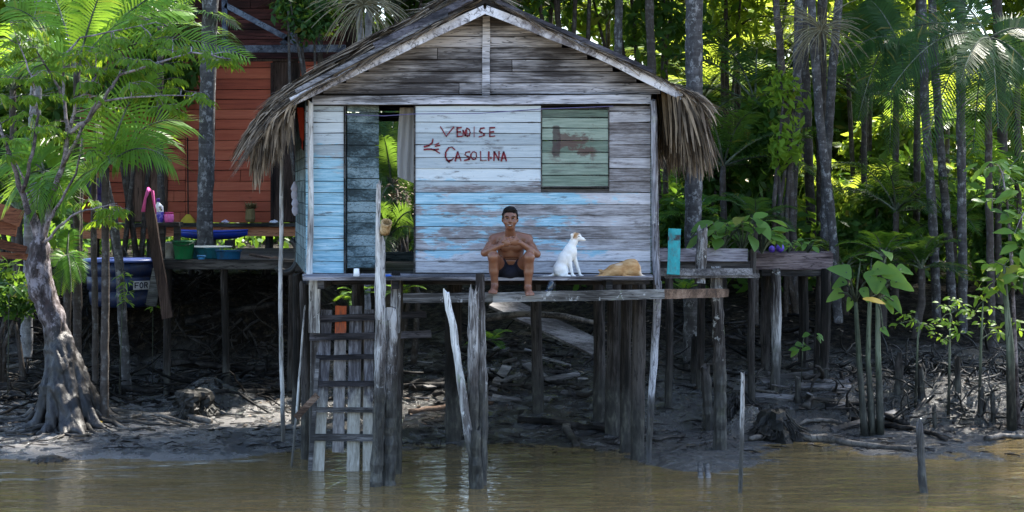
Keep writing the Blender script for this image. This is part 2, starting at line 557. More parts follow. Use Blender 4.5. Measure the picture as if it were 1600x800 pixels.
def thatch(name, a, b, c_):
    m = Mat(name)
    g = m.noise((5, 5, 5), 2.2, 5, .7)
    k = m.math('ADD', m.math('MULTIPLY', m.isl, .6), m.math('MULTIPLY', g, .4))
    c = m.ramp(k, [(.2, a), (.5, b), (.85, c_)])
    m.principled(c, .8, m.bump(g, .5, .01), .25)
    return m.m


MT['thatch'] = thatch('dry_palm_thatch', (.022, .016, .011), (.095, .072, .050), (.32, .25, .175))
MT['thatch_core'] = thatch('thatch_underlayer', (.008, .006, .005), (.016, .013, .011), (.03, .025, .02))
MT['dryfrond'] = thatch('dry_brown_fronds', (.05, .035, .025), (.12, .085, .06), (.22, .17, .12))
MT['strand'] = thatch('pale_flower_strands', (.09, .078, .045), (.17, .15, .09), (.27, .25, .17))

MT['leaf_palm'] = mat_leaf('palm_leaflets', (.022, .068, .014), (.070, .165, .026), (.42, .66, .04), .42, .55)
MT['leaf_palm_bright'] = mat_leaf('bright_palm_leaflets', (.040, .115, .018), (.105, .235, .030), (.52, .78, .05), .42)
MT['leaf_palm_dark'] = mat_leaf('shade_tinted_palm_leaflets', (.012, .036, .014), (.034, .085, .022), (.28, .46, .04), .36)  # leaflet colour darkened to stand for forest shade
MT['leaf_palm_sun'] = mat_leaf('sun_tinted_palm_leaflets', (.060, .115, .020), (.14, .22, .035), (.60, .68, .06), .5)  # leaflet colour yellowed and lightened to look sunlit
MT['leaf_tree'] = mat_leaf('bright_tree_leaves', (.045, .11, .014), (.125, .235, .028), (.58, .78, .04), .45, .55)
MT['leaf_bush'] = mat_leaf('bush_leaves', (.016, .045, .014), (.050, .115, .024), (.30, .50, .04), .4)
MT['leaf_far'] = mat_leaf('distant_leaves', (.022, .055, .014), (.085, .16, .028), (.55, .70, .05), .5, .5)
MT['leaf_aroid'] = mat_leaf('aroid_leaves', (.05, .125, .03), (.125, .235, .055), (.48, .70, .08), .42, .35)
MT['leaf_lime'] = mat_leaf('lime_shoots', (.08, .16, .02), (.16, .27, .035), (.55, .75, .06), .45, .4)


def bark(name, dark, mid, light, spot=.5, scale=1.0):
    m = Mat(name)
    ob = m.n('ShaderNodeTexCoord').outputs['Object']
    g = m.noise((6 * scale, 6 * scale, 3.5 * scale), 2., 6, .7)
    rg = m.noise((.6, .6, 16), 1.3, 4, .6, (2, 2, 2))
    l = m.noise((5 * scale, 5 * scale, 4 * scale), 2.2, 5, .75, (9, 9, 9))
    k = m.math('ADD', m.math('MULTIPLY', g, .6), m.math('MULTIPLY', rg, .4))
    c = m.ramp(k, [(.3, dark), (.52, mid), (.75, light)])
    c = m.mix(m.math('MULTIPLY', m.step(l, .54, .62), spot), c, (.33, .33, .33))
    d = m.noise((4, 4, 3), 2., 5, .7, (19, 9, 2))
    c = m.mix(m.math('MULTIPLY', m.step(d, .58, .66), .7), c, (.03, .027, .024))
    m.principled(c, .85, m.bump(m.math('ADD', g, rg), .6, .01), .25)
    return m.m


MT['bark_palm'] = bark('grey_palm_trunk', (.016, .014, .014), (.06, .056, .056), (.165, .16, .165), .55)
MT['bark_dark'] = bark('dark_palm_trunk', (.02, .016, .013), (.05, .04, .034), (.11, .095, .085), .2)
MT['bark_pale'] = bark('pale_palm_trunk', (.06, .055, .055), (.20, .195, .20), (.42, .42, .44), .5)


def treebark():
    m = Mat('mauve_grey_bark')
    z = m.xyz()[2]
    g = m.noise((7, 7, 3), 1.8, 6, .72, dist=.5)
    p = m.noise((3, 3, 2.2), 2., 5, .7, (5, 2, 8))
    c = m.ramp(g, [(.36, (.014, .010, .010)), (.5, (.058, .046, .047)), (.64, (.24, .21, .222))])
    c = m.mix(m.step(p, .53, .58), c, (.22, .195, .215))
    d = m.noise((4, 4, 2), 2.2, 5, .7, (15, 2, 8))
    c = m.mix(m.math('MULTIPLY', m.step(d, .5, .62), .85), c, (.035, .022, .022))
    e = m.math('ADD', z, m.math('MULTIPLY', m.math('SUBTRACT', p, .5), 1.0))
    w = m.step(e, 1.55, 1.2)
    c = m.mix(m.math('MULTIPLY', w, .93), c, m.ramp(g, [(.38, (.004, .004, .004)), (.52, (.011, .010, .010)), (.66, (.040, .038, .036))]))
    m.principled(c, m.math('SUBTRACT', .8, m.math('MULTIPLY', w, .35)), m.bump(g, .8, .02), .35)
    return m.m


MT['treebark'] = treebark()
MT['twig'] = mat_wood('mauve_branches', (.05, .04, .042), (.16, .135, .14), (.33, .29, .30), 'any')
MT['greenstem'] = mat_wood('grey_green_stems', (.022, .027, .018), (.065, .08, .05), (.16, .185, .125), 'z', tide=.85)


def mudmat():
    m = Mat('wet_river_mud')
    x, y, z = m.xyz()
    a = m.noise((1, 1, 1), 1.1, 6, .65)
    b = m.noise((1, 1, 1), 4.2, 6, .62, (3, 3, 0), dist=.5)
    f = m.noise((1, 1, 1), 11., 5, .65, (9, 1, 0))
    c = m.ramp(a, [(.36, (.0045, .004, .0035)), (.5, (.011, .010, .0085)), (.66, (.036, .033, .029))])
    # pale patches painted in for the sky sheen on the open wet shore
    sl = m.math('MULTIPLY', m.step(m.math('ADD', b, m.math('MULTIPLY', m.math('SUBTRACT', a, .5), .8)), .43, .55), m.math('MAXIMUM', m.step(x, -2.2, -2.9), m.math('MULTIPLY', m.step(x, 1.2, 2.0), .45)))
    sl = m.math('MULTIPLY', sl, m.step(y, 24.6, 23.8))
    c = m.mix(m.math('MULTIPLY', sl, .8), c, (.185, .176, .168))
    # dry leaf litter and soil on the high bank
    lit = m.ramp(f, [(.38, (.005, .004, .0035)), (.53, (.013, .010, .007)), (.68, (.05, .038, .025))])
    hi = m.step(m.math('ADD', z, m.math('MULTIPLY', m.math('SUBTRACT', a, .5), .8)), .55, .95)
    c = m.mix(hi, c, lit)
    wet = m.step(m.math('ADD', b, m.math('MULTIPLY', a, .4)), .66, .76)
    ro = m.math('ADD', m.math('MULTIPLY', wet, .40), .11)
    ro = m.math('ADD', ro, m.math('MULTIPLY', hi, .45), clamp=True)
    g = m.noise((1.6, 3.0, 1), 22., 4, .7, (1, 8, 0))
    h = m.math('ADD', m.math('MULTIPLY', b, 1.0), m.math('ADD', m.math('MULTIPLY', f, .5), m.math('MULTIPLY', g, .25)))
    sp_ = m.math('ADD', .08, m.math('MULTIPLY', m.math('SUBTRACT', 1., hi), m.math('SUBTRACT', .92, m.math('MULTIPLY', wet, .75))))
    m.principled(c, ro, m.bump(h, 1.0, .14), sp_, IOR=1.6)
    return m.m


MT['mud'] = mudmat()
MT['mudlump'] = mat_wood('mud_caked_roots', (.005, .005, .004), (.014, .013, .011), (.045, .04, .036), 'any', rough=.5)


def watermat():
    m = Mat('muddy_river_water')
    a = m.noise((.40, 1.0, 1), 1.5, 3, .5, dist=.4)
    b = m.noise((.8, 2.3, 1), 2.0, 3, .55, (5, 1, 0), dist=.4)
    f = m.noise((2.0, 6, 1), 2.2, 2, .5, (2, 7, 0))
    x, y, z = m.xyz()
    shal = m.math('MULTIPLY', m.step(x, 1.0, 2.2), m.step(y, 19.2, 20.6))
    h = m.math('ADD', m.math('MULTIPLY', a, .7), m.math('ADD', m.math('MULTIPLY', b, .60), m.math('MULTIPLY', f, .10)))
    h = m.math('MULTIPLY', h, m.math('ADD', 1., m.math('MULTIPLY', shal, .8)))
    c = m.ramp(a, [(.3, (.125, .088, .036)), (.7, (.16, .114, .050))])
    m.principled(c, .06, m.bump(h, .42, .12), .5, IOR=1.33)
    return m.m


MT['water'] = watermat()
MT['skin'] = mat_plain('tanned_skin', (.168, .069, .038), .36, .5, .38, 9)
MT['hair'] = mat_plain('black_hair', (.006, .005, .005), .6, .12, .3, 60, .4)
MT['shorts'] = mat_plain('navy_black_shorts', (.009, .010, .018), .85, .2, .3, 30, .2)
MT['eye'] = mat_plain('dark_eyes', (.012, .009, .008), .3, .5, .1)
MT['mouth'] = mat_plain('lips', (.20, .075, .058), .5, .4, .1)
MT['teeth'] = mat_plain('teeth', (.62, .58, .52), .3, .5, .05)
MT['black'] = mat_plain('black_plastic', (.012, .012, .013), .5, .4, .2)
# ------------------------------------------------------------------ camera, sun, sky
cam = bpy.data.cameras.new('camera'); camo = bpy.data.objects.new('camera', cam); COL.objects.link(camo)
camo.location = (0, 0, CAMZ); camo.rotation_euler = (math.pi / 2, 0, 0)
cam.sensor_width = 36; cam.lens = F / 1600 * 36; cam.shift_y = -100 / 1600; cam.clip_end = 2000; cam.clip_start = .1
SC.camera = camo

SUN_EL, SUN_AZ = math.radians(56), math.radians(40)      # behind the hut, a little to the right
sdir = Vector((math.sin(SUN_AZ) * math.cos(SUN_EL), math.cos(SUN_AZ) * math.cos(SUN_EL), math.sin(SUN_EL)))
sl = bpy.data.lights.new('sun', 'SUN'); sl.energy = 5.0; sl.angle = math.radians(1.5); sl.color = (1, .95, .86)
so = bpy.data.objects.new('sun', sl); COL.objects.link(so); so.location = sdir * 60
so.rotation_euler = (-sdir).to_track_quat('-Z', 'Y').to_euler()

wd = bpy.data.worlds.new('World'); SC.world = wd; wd.use_nodes = True
wt = wd.node_tree; wt.nodes.clear()
sky = wt.nodes.new('ShaderNodeTexSky'); sky.sky_type = 'NISHITA'; sky.sun_disc = False
sky.sun_elevation = SUN_EL; sky.sun_rotation = SUN_AZ; sky.air_density = 1.0; sky.dust_density = 1.2; sky.ozone_density = 1.2
bg = wt.nodes.new('ShaderNodeBackground'); bg.inputs[1].default_value = .115
wo = wt.nodes.new('ShaderNodeOutputWorld')
wt.links.new(sky.outputs[0], bg.inputs[0]); wt.links.new(bg.outputs[0], wo.inputs[0])
SC.view_settings.view_transform = 'Standard'; SC.view_settings.look = 'None'
SC.view_settings.exposure = 2.4; SC.view_settings.gamma = 1.0
SC.cycles.max_bounces = 8; SC.cycles.transparent_max_bounces = 8
SC.cycles.use_denoising = True
SC.cycles.sample_clamp_indirect = 8

# ------------------------------------------------------------------ ground
PL = [(-5, -1.4), (10, -1.2), (18, -.5), (20.3, -.03), (20.8, .02), (22.5, .13), (24.3, .32), (25.2, .5), (25.6, .75), (26.0, 1.45), (26.8, 1.75), (30, 1.85), (40, 2.0), (60, 2.2), (400, 3)]
PM = [(-5, -1.4), (10, -1.2), (18, -.5), (21.2, -.03), (22, .03), (23.5, .25), (25, .55), (27, 1.0), (29, 1.5), (32, 1.85), (60, 2.2), (400, 3)]
PR = [(-5, -1.4), (10, -1.2), (18, -.4), (19.2, -.06), (20.2, -.015), (21.2, .0), (22.3, .018), (22.9, .07), (23.3, .24), (24, .5), (26, .95), (28, 1.5), (32, 1.9), (60, 2.2), (400, 3)]


def prof(P, y):
    return np.interp(y, [p[0] for p in P], [p[1] for p in P])


BUMPS = [(2.95, 22.4, .28, .17, .40), (-4.05, 23.9, .42, .30, .30), (5.6, 23.6, 1.2, .5, .22), (-5.75, 22.75, .9, .5, .10), (1.7, 20.3, .9, .9, .10)]


def ground_z(x, y):
    x = np.asarray(x, float); y = np.asarray(y, float)
    s1 = np.clip((x + 3.3) / 1.1, 0, 1); s1 = s1 * s1 * (3 - 2 * s1)
    s2 = np.clip((x - .8) / 1.4, 0, 1); s2 = s2 * s2 * (3 - 2 * s2)
    z = prof(PL, y) * (1 - s1) + prof(PM, y) * s1
    z = z * (1 - s2) + prof(PR, y) * s2
    near = np.clip((y - 19.5) / 4, .25, 1) * np.clip((70 - y) / 30, .3, 1)
    z = z + fbm(x * 1.1, y * 1.1, 3, 4) * .16 * near + fbm(x * 4.0, y * 4.0 + 40, 9, 4) * .085 * near + fbm(x * 11, y * 15, 21, 3) * .030
    for bx, by, rx, ry, h in BUMPS:
        z = z + h * np.exp(-(((x - bx) / rx) ** 2 + ((y - by) / ry) ** 2))
    return z


xs = np.concatenate([np.linspace(-160, -22, 12, endpoint=False), np.linspace(-22, -8.5, 27, endpoint=False), np.linspace(-8.5, 8.5, 430, endpoint=False), np.linspace(8.5, 22, 27, endpoint=False), np.linspace(22, 160, 13)])
ys = np.concatenate([np.linspace(-5, 16, 10, endpoint=False), np.linspace(16, 19.4, 14, endpoint=False), np.linspace(19.4, 28, 270, endpoint=False), np.linspace(28, 45, 80, endpoint=False), np.linspace(45, 110, 40, endpoint=False), np.linspace(110, 400, 12)])
gx, gy = np.meshgrid(xs, ys, indexing='ij')
gzv = ground_z(gx, gy)
nx, ny = gx.shape
_XS, _YS, _GZ = xs.tolist(), ys.tolist(), gzv.tolist()


def gz(x, y):
    """height of the built ground sheet at (x, y)"""
    i = min(max(bisect.bisect_right(_XS, x) - 1, 0), nx - 2); j = min(max(bisect.bisect_right(_YS, y) - 1, 0), ny - 2)
    u = min(max((x - _XS[i]) / (_XS[i + 1] - _XS[i]), 0), 1); v = min(max((y - _YS[j]) / (_YS[j + 1] - _YS[j]), 0), 1)
    return (_GZ[i][j] * (1 - u) + _GZ[i + 1][j] * u) * (1 - v) + (_GZ[i][j + 1] * (1 - u) + _GZ[i + 1][j + 1] * u) * v


I = np.arange(nx * ny).reshape(nx, ny)
Q = np.stack([I[:-1, :-1].ravel(), I[1:, :-1].ravel(), I[1:, 1:].ravel(), I[:-1, 1:].ravel()], 1)
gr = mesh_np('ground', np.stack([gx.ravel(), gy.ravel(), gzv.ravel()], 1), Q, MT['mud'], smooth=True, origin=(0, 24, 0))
tag(gr, kind='structure')

wm = MB(); wm.add([(-160, -120, 0), (160, -120, 0), (160, 32, 0), (-160, 32, 0)], [(0, 1, 2, 3)])
tag(wm.build('river_water', MT['water'], origin=(0, 0, 0)), kind='structure')
# ------------------------------------------------------------------ the stilt house
HY = 20.0                                   # front wall plane
def HX(px): return (px - 800) / 140.0
def HZ(py): return CAMZ - (py - 300) / 140.0
SKEW = -.15                                 # the hut is not square: its back stands further left
DZ = 2.163                                  # top of the deck
house = empty('stilt_house', (HX(757), HY, DZ), 'weathered blue and grey plank house on stilts with a thatched roof', 'house')


def boards(mb, x0, x1, z0, z1, y, h=.130, holes=(), gap=.0055, t=.022, splits=(), dirx=(1, 0), seed=0):
    """rows of horizontal boards between x0 and x1 leaving the holes (x0,x1,z0,z1) open"""
    R = random.Random(seed)
    z = z0; row = 0
    while z < z1 - .02:
        hh = min(h * R.uniform(.9, 1.1), z1 - z)
        spans = [(x0, x1)]
        for (a, b, c, d) in holes:
            if z + hh > c + .01 and z < d - .01:
                new = []
                for (p, q) in spans:
                    if b <= p or a >= q: new.append((p, q)); continue
                    if a > p: new.append((p, a))
                    if b < q: new.append((b, q))
                spans = new
        out = []
        for (p, q) in spans:
            if q - p > 1.5 and R.random() < .45:
                s = p + (q - p) * R.uniform(.3, .7); out += [(p, s - .004), (s + .004, q)]
            else: out.append((p, q))
        for (p, q) in out:
            if q - p < .02: continue
            o = R.uniform(-.002, .002); tl = R.uniform(-.004, .004)
            a = Vector((p, y + o, z + hh / 2 - gap / 2 + tl)); b = Vector((q, y + o, z + hh / 2 - gap / 2 - tl))
            n = max(1, int((q - p) / .25))
            u = (b - a).normalized()
            rows = []
            for i in range(n + 1):
                c = a.lerp(b, i / n)
                zt = hh / 2 - gap / 2 + R.uniform(-.003, .002); zb = hh / 2 - gap / 2 + R.uniform(-.003, .002)
                # clapboard: the lower edge stands a little proud
                rows.append([c + Vector((0, -t * .35, zt)), c + Vector((0, -t * .75, -zb)), c + Vector((0, t * .25, -zb)), c + Vector((0, t * .5, zt))])
            vs = [p_ for r in rows for p_ in r]; fs = [(0, 1, 2, 3)]
            for i in range(n):
                for k in range(4):
                    fs.append((i * 4 + k, i * 4 + 4 + k, i * 4 + 4 + (k + 1) % 4, i * 4 + (k + 1) % 4))
            fs.append(tuple(n * 4 + k for k in (3, 2, 1, 0)))
            mb.add(vs, fs)
        z += hh; row += 1


WX0, WX1 = HX(478), HX(1016)
ZT = HZ(165)
door_hole = (HX(540), HX(647), DZ + .02, ZT)
sh_hole = (HX(845), HX(952), HZ(293), HZ(168))
mb = MB(); boards(mb, WX0, WX1, DZ + .005, ZT, HY, holes=(door_hole, sh_hole), seed=5)
front = mb.build('front_wall', MT['facade'], house)
bk = MB()
for (a, b, c, d) in ((WX0 + .02, HX(538), DZ, ZT), (HX(649), HX(843), DZ, ZT), (HX(954), WX1 - .02, DZ, ZT), (HX(843), HX(954), DZ, HZ(295)), (HX(843), HX(954), HZ(166), ZT), (WX0 + .02, WX1 - .02, ZT + .002, HZ(140))):
    bk.box(((a + b) / 2, HY + .035, (c + d) / 2), (b - a, .02, d - c))
bk.build('wall_backing', MT['plank_dark'], front)
# lettering brushed on the boards
ST = [[(228, 180), (270, 250)], [(270, 250), (325, 182)], [(350, 187), (350, 250)], [(350, 187), (380, 185)], [(350, 218), (374, 216)], [(350, 250), (386, 248)],
      [(394, 247), (394, 207), (410, 245), (412, 203)], [(421, 190), (423, 250)], [(421, 190), (438, 198), (446, 222), (438, 243), (423, 250)],
      [(475, 182), (475, 252)], [(548, 188), (522, 193), (514, 212), (530, 222), (547, 230), (546, 244), (512, 253)],
      [(590, 188), (590, 250)], [(590, 188), (626, 186)], [(590, 218), (618, 216)], [(590, 250), (626, 248)],
      [(172, 270), (166, 298), (142, 317), (108, 326)], [(188, 310), (215, 299)], [(190, 323), (222, 317)], [(108, 347), (160, 344), (185, 350), (222, 373)], [(180, 350), (212, 343)],
      [(332, 346), (312, 328), (287, 334), (266, 368), (264, 404), (282, 430), (310, 424), (326, 405)], [(272, 425), (290, 441), (300, 428)],
      [(336, 430), (355, 364), (378, 428)], [(342, 406), (371, 406)], [(442, 364), (414, 368), (407, 386), (424, 396), (438, 402), (438, 418), (404, 426)],
      [(466, 364), (452, 380), (452, 404), (468, 419), (486, 414), (494, 396), (490, 372), (474, 363)], [(521, 362), (523, 426), (562, 424)],
      [(582, 364), (582, 426)], [(596, 404), (600, 411)], [(620, 426), (623, 364), (655, 424), (658, 362)], [(674, 430), (691, 364), (711, 430)], [(681, 409), (706, 409)]]
words = [('painted_word', MB()), ('painted_word', MB()), ('painted_strokes', MB())]
for si, st in enumerate(ST):
    wr = words[0 if si < 16 else (2 if si < 21 else 1)][1]
    for (a, b) in zip(st[:-1], st[1:]):
        A = Vector((HX(640 + a[0] * .2125), HY - .0185, HZ(160 + a[1] * .2125))); B = Vector((HX(640 + b[0] * .2125), HY - .0185, HZ(160 + b[1] * .2125)))
        d = (B - A); L = d.length
        if L < 1e-4: continue
        u = d / L
        wr.board(A - u * .006, B + u * .006, rr(.009, .021), .0035, (0, -1, 0), jit=.0025, segs=2)
for nm, wr in words: wr.build(nm, MT['red_paint'], front)

# shutter
sh = MB(); boards(sh, HX(847), HX(950), HZ(291), HZ(170), HY + .004, h=.127, gap=.008, seed=9)
shut = sh.build('window_shutter', MT['shutter'], house)
sf = MB()
for a, b in (((847, 291.9), (950, 291.9)), ((847, 169.3), (950, 169.3))):
    sf.board((HX(a[0]), HY - .006, HZ(a[1])), (HX(b[0]), HY - .006, HZ(b[1])), .012, .03)
for x in (845.9, 951.2):
    sf.board((HX(x), HY - .006, HZ(292.5)), (HX(x), HY - .006, HZ(168.6)), .012, .03)
sf.build('shutter_frame', MT['plank_dark'], shut)

# gable boards
gb = MB()
ZG0, ZG1 = HZ(147), 5.02
def gable_x(z):
    k = (5.13 - z) / .5
    return -.30 - k + .10, -.30 + (5.13 - z) / .468 - .08
z = ZG0; R = random.Random(3)
while z < ZG1:
    h = .13 * R.uniform(.92, 1.08)
    a, b = gable_x(z + h)
    a2, b2 = gable_x(z)
    cuts = [a2 + .03, b2 - .03]
    if b2 - a2 > 1.2 and R.random() < .6: cuts = sorted(cuts + [R.uniform(a2 + .5, b2 - .5)])
    for p, q in zip(cuts[:-1], cuts[1:]):
        gb.board((p + .004, HY + R.uniform(-.003, .003), z + h / 2), (q - .004, HY + R.uniform(-.003, .003), z + h / 2 + R.uniform(-.004, .004)), h - .009, .022, (0, -1, .06), jit=.002, segs=max(1, int((q - p) / .3)))
    z += h
gab = gb.build('gable_wall', MT['gable'], house)
g2 = MB(); a, b = gable_x(ZG0)
g2.add([(a, HY + .03, ZG0), (b, HY + .03, ZG0), (-.29, HY + .03, 5.05), (a, HY + .05, ZG0), (b, HY + .05, ZG0), (-.29, HY + .05, 5.05)], [(0, 1, 2), (5, 4, 3), (0, 3, 4, 1), (1, 4, 5, 2), (2, 5, 3, 0)])
g2.build('gable_backing', MT['plank_dark'], gab)

tb = MB(); tb.board((HX(489), HY - .05, HZ(157)), (HX(1016), HY - .05, HZ(155.5)), .098, .045, jit=.004, segs=10)
tb.build('tie_beam', MT['beam'], house)
kp = MB(); kp.board((HX(759.5), HY - .035, HZ(150)), (HX(760), HY - .035, HZ(26)), .085, .03, jit=.004, segs=4)
kp.build('king_post', MT['beam'], house)

# barge boards
BY = 19.62
RID = Vector((-.30, BY, 5.10)); BL = Vector((W(455, 159, BY))); BR = Vector((W(1066, 150, BY)))
bb = MB(); bb.board(RID + Vector((0, 0, -.03)), BL, .095, .03, jit=.004, segs=8); bb.build('barge_board', MT['pole_barge'], house)
bb = MB(); bb.board(RID + Vector((.01, .002, -.03)), W(930, 82, BY), .095, .03, jit=.004, segs=5); bb.board(W(929, 81.5, BY) + Vector((0, .004, 0)), BR, .095, .03, jit=.004, segs=4)
bb.build('barge_board', MT['pole_barge'], house)

# side, rear walls and floor
RY = 23.5
def back(x): return x + SKEW * (RY - HY)
for (x, sgn) in ((WX0, -1), (WX1, 1)):
    z = DZ; sw = MB()
    while z < ZT + .1:
        sw.board((x + sgn * .005, HY + .03, z + .065), (back(x) + sgn * .005, RY, z + .065), .122, .022, (sgn, 0, 0), jit=.003, segs=4)
        z += .13
    sw.build('side_wall', MT['inner'], house)
hole_r = (W(586, 0, RY).x, W(660, 0, RY).x, DZ + .16, ZT - .05)
rw = MB(); boards(rw, back(WX0), back(WX1), DZ, ZT + .1, RY, holes=(hole_r,), seed=12)
rw.build('rear_wall', MT['inner'], house)
rg = MB(); xl, xr_, xm = back(WX0), back(WX1), -.30 + SKEW * (RY - 19.62)
rg.add([(xl, RY, ZT + .1), (xr_, RY, ZT + .1), (xr_, RY, ZT + .25), (xm, RY, 5.02), (xl, RY, ZT + .25)] + [(xl, RY + .03, ZT + .1), (xr_, RY + .03, ZT + .1), (xr_, RY + .03, ZT + .25), (xm, RY + .03, 5.02), (xl, RY + .03, ZT + .25)], [(0, 1, 2, 3, 4), (9, 8, 7, 6, 5), (0, 5, 6, 1), (1, 6, 7, 2), (2, 7, 8, 3), (3, 8, 9, 4), (4, 9, 5, 0)])
rg.build('rear_gable', MT['plank_dark'], house)
fl = MB()
for i in range(17):
    y0 = HY + .02 + i * .206
    fl.board((WX0 + SKEW * (y0 - HY), y0 + .1, DZ - .02), (WX1 + SKEW * (y0 - HY), y0 + .1, DZ - .02), .198, .03, (0, 0, 1))
fl.build('floor_boards', MT['plank_grey'], house)
# half open door leaf of teal boards just inside the doorway
dl = MB()
z = DZ + .05; i = 0
while z < ZT - .02:
    h = .125 * rr(.92, 1.08)
    dl.board((HX(541), HY + .10 + rr(-.003, .003), z + h / 2), (HX(589), HY + .24 + rr(-.003, .003), z + h / 2 + rr(-.003, .003)), h - .008, .022, (0, -1, .08), jit=.002, segs=2)
    z += h
dl.build('door', MT['inner'], house)
for px in (538.6, 648):
    dj = MB(); dj.board((HX(px), HY + .02, DZ), (HX(px), HY + .02, ZT), .02, .09); dj.build('door_jamb', MT['plank_dark'], house)

# ---- roof: lumpy heap of palm thatch
roof = None
def roof_pt(side, u, y, lift=0.0):
    """u 0 at ridge, 1 at eave"""
    xr = -.30 + SKEW * (y - BY); d = min(1, max(0, (y - BY) / .55)); d = d * d * (3 - 2 * d)
    if side < 0:
        X = xr - u * 2.50; base = 5.13 - u * 1.27 - .06 * u * u - 4.5 * max(0, u - .78) ** 2
        th = .05 + d * (.27 - .05 * u)
    else:
        X = xr + u * 2.28; base = 5.13 - u * 1.05
        th = .06 + d * .07
    lump = mnoise.noise(Vector((X * 2.2, y * 2.2, 5.3))) * .055
    return Vector((X, y, base + th + lump * (.3 + .7 * d) + lift))


YB = 23.9
rc = MB()
for side in (-1, 1):
    nu, nv = 26, 18
    top = [[roof_pt(side, i / nu * (.98), BY + .02 + (YB - BY) * j / nv) for j in range(nv + 1)] for i in range(nu + 1)]
    o = len(rc.v)
    for r_ in top:
        for p in r_: rc.v.append(tuple(p))
    for i in range(nu + 1):
        for j in range(nv + 1):
            p = top[i][j]; d = min(1, (j / nv * (YB - BY)) / .55)
            rc.v.append((p.x, p.y, p.z - .045 - (.24 if side < 0 else .05) * d))
    n1 = nv + 1; m_ = (nu + 1) * n1
    for i in range(nu):
        for j in range(nv):
            a = o + i * n1 + j
            q = (a, a + n1, a + n1 + 1, a + 1) if side > 0 else (a, a + 1, a + n1 + 1, a + n1)
            rc.f.append(q); rc.f.append(tuple(k + m_ for k in reversed(q)))
    for i in range(nu):
        for j in (0, nv):
            a = o + i * n1 + j; rc.f.append((a, a + m_, a + n1 + m_, a + n1) if j == 0 else (a, a + n1, a + n1 + m_, a + m_))
    for j in range(nv):
        for i in (0, nu):
            a = o + i * n1 + j; rc.f.append((a, a + 1, a + 1 + m_, a + m_))
roof = rc.build('thatched_roof', MT['thatch_core'], house)


def blade(mb, p, d, n, L, w, segs=4, grav=.0, twist=.0):
    """dry leaf strip starting along d and pulled down by grav"""
    p = Vector(p); d = Vector(d).normalized(); across = d.cross(Vector(n)).normalized()
    pts = []; ws = []; acs = []
    for i in range(segs + 1):
        k = i / segs
        pts.append(p.copy()); ws.append(w * (1 - .75 * k ** 2))
        q = Quaternion(d, twist * k); acs.append(q @ across)
        p = p + d * (L / segs)
        d = (d + Vector((rr(-.05, .05), rr(-.05, .05), -grav / segs + rr(-.04, .04)))).normalized()
    mb.ribbon(pts, ws, acs)


st = MB()
for side, cnt in ((-1, 5200), (1, 2000)):
    for _ in range(cnt):
        u = rr(0, 1.0); y = BY + (YB - BY) * (RND.random() ** 1.6)
        p = roof_pt(side, u, y, rr(.0, .03)); q = roof_pt(side, u + .08, y)
        d = (q - p); d.normalize(); d = d + Vector((rr(-.08, .08), rr(-.22, .22), rr(-.01, .10)))
        n = Vector((-side * .45 * -1, 0, 1)) + Vector((rr(-.5, .5), rr(-.6, .6), 0))
        blade(st, p, d, n, rr(.18, .6), rr(.008, .024), 3, rr(.05, .25), rr(-1, 1))
# verge ends poking out over the barge boards
for side, cnt in ((-1, 420), (1, 260)):
    for _ in range(cnt):
        u = rr(.02, 1.0); p = roof_pt(side, u, BY + rr(-.02, .1), rr(-.03, .01)); q = roof_pt(side, u + .1, BY)
        d = (q - p).normalized() + Vector((0, rr(-.55, .0), rr(-.12, .06)))
        blade(st, p, d, (0, rr(-.5, .5), 1), rr(.15, .45), rr(.008, .02), 3, rr(.1, .4), rr(-1, 1))
# ridge cap
for _ in range(500):
    y = BY + (YB - BY) * RND.random() ** 1.3; s = RND.choice((-1, 1))
    p = roof_pt(s, rr(-.02, .03), y, rr(.02, .07)); d = Vector((s * 1, rr(-.5, .3), rr(-.25, .2)))
    blade(st, p, d, (0, 0, 1), rr(.2, .5), rr(.01, .025), 3, rr(.3, .8), rr(-1, 1))
st.build('thatch_straw', MT['thatch'], roof)

def fringe(side, layers):
    fr = MB()
    for (cnt, u0, u1, dx0, dx1, dz0, dz1, L0, L1, g0, g1, z0, z1) in layers:
        for _ in range(cnt):
            y = BY - .03 + (YB - BY) * RND.random() ** 1.4; p = roof_pt(side, rr(u0, u1), y, rr(z0, z1))
            d = Vector((side * rr(dx0, dx1), rr(-.40, .2), rr(dz0, dz1)))
            blade(fr, p, d, (rr(-1, 1), rr(-1, .2), .3), rr(L0, L1), rr(.012, .045), 5, rr(g0, g1), rr(-.9, .9))
    return fr
fringe(-1, [(1300, .82, 1.0, .2, .55, -.85, -.15, .16, .36, 1.8, 3.8, -.12, .04),       # curling over the edge
            (1900, .90, 1.0, -.05, .18, -1.0, -.7, .20, .47, .3, .8, -.16, -.02),          # hanging straight down
            (600, .84, .92, -.05, .10, -1.0, -.8, .2, .38, .2, .6, -.26, -.12)]).build('eave_fringe', MT['thatch'], roof)
fringe(1, [(700, .90, 1.03, .40, 1.0, -.5, -.05, .25, .5, .8, 2.2, -.08, .02),
           (1700, .94, 1.04, .0, .35, -1.0, -.6, .45, .92, .3, 1.0, -.10, .0),
           (400, .91, .96, .0, .15, -1.0, -.8, .3, .7, .2, .6, -.12, -.05)]).build('eave_fringe', MT['thatch'], roof)
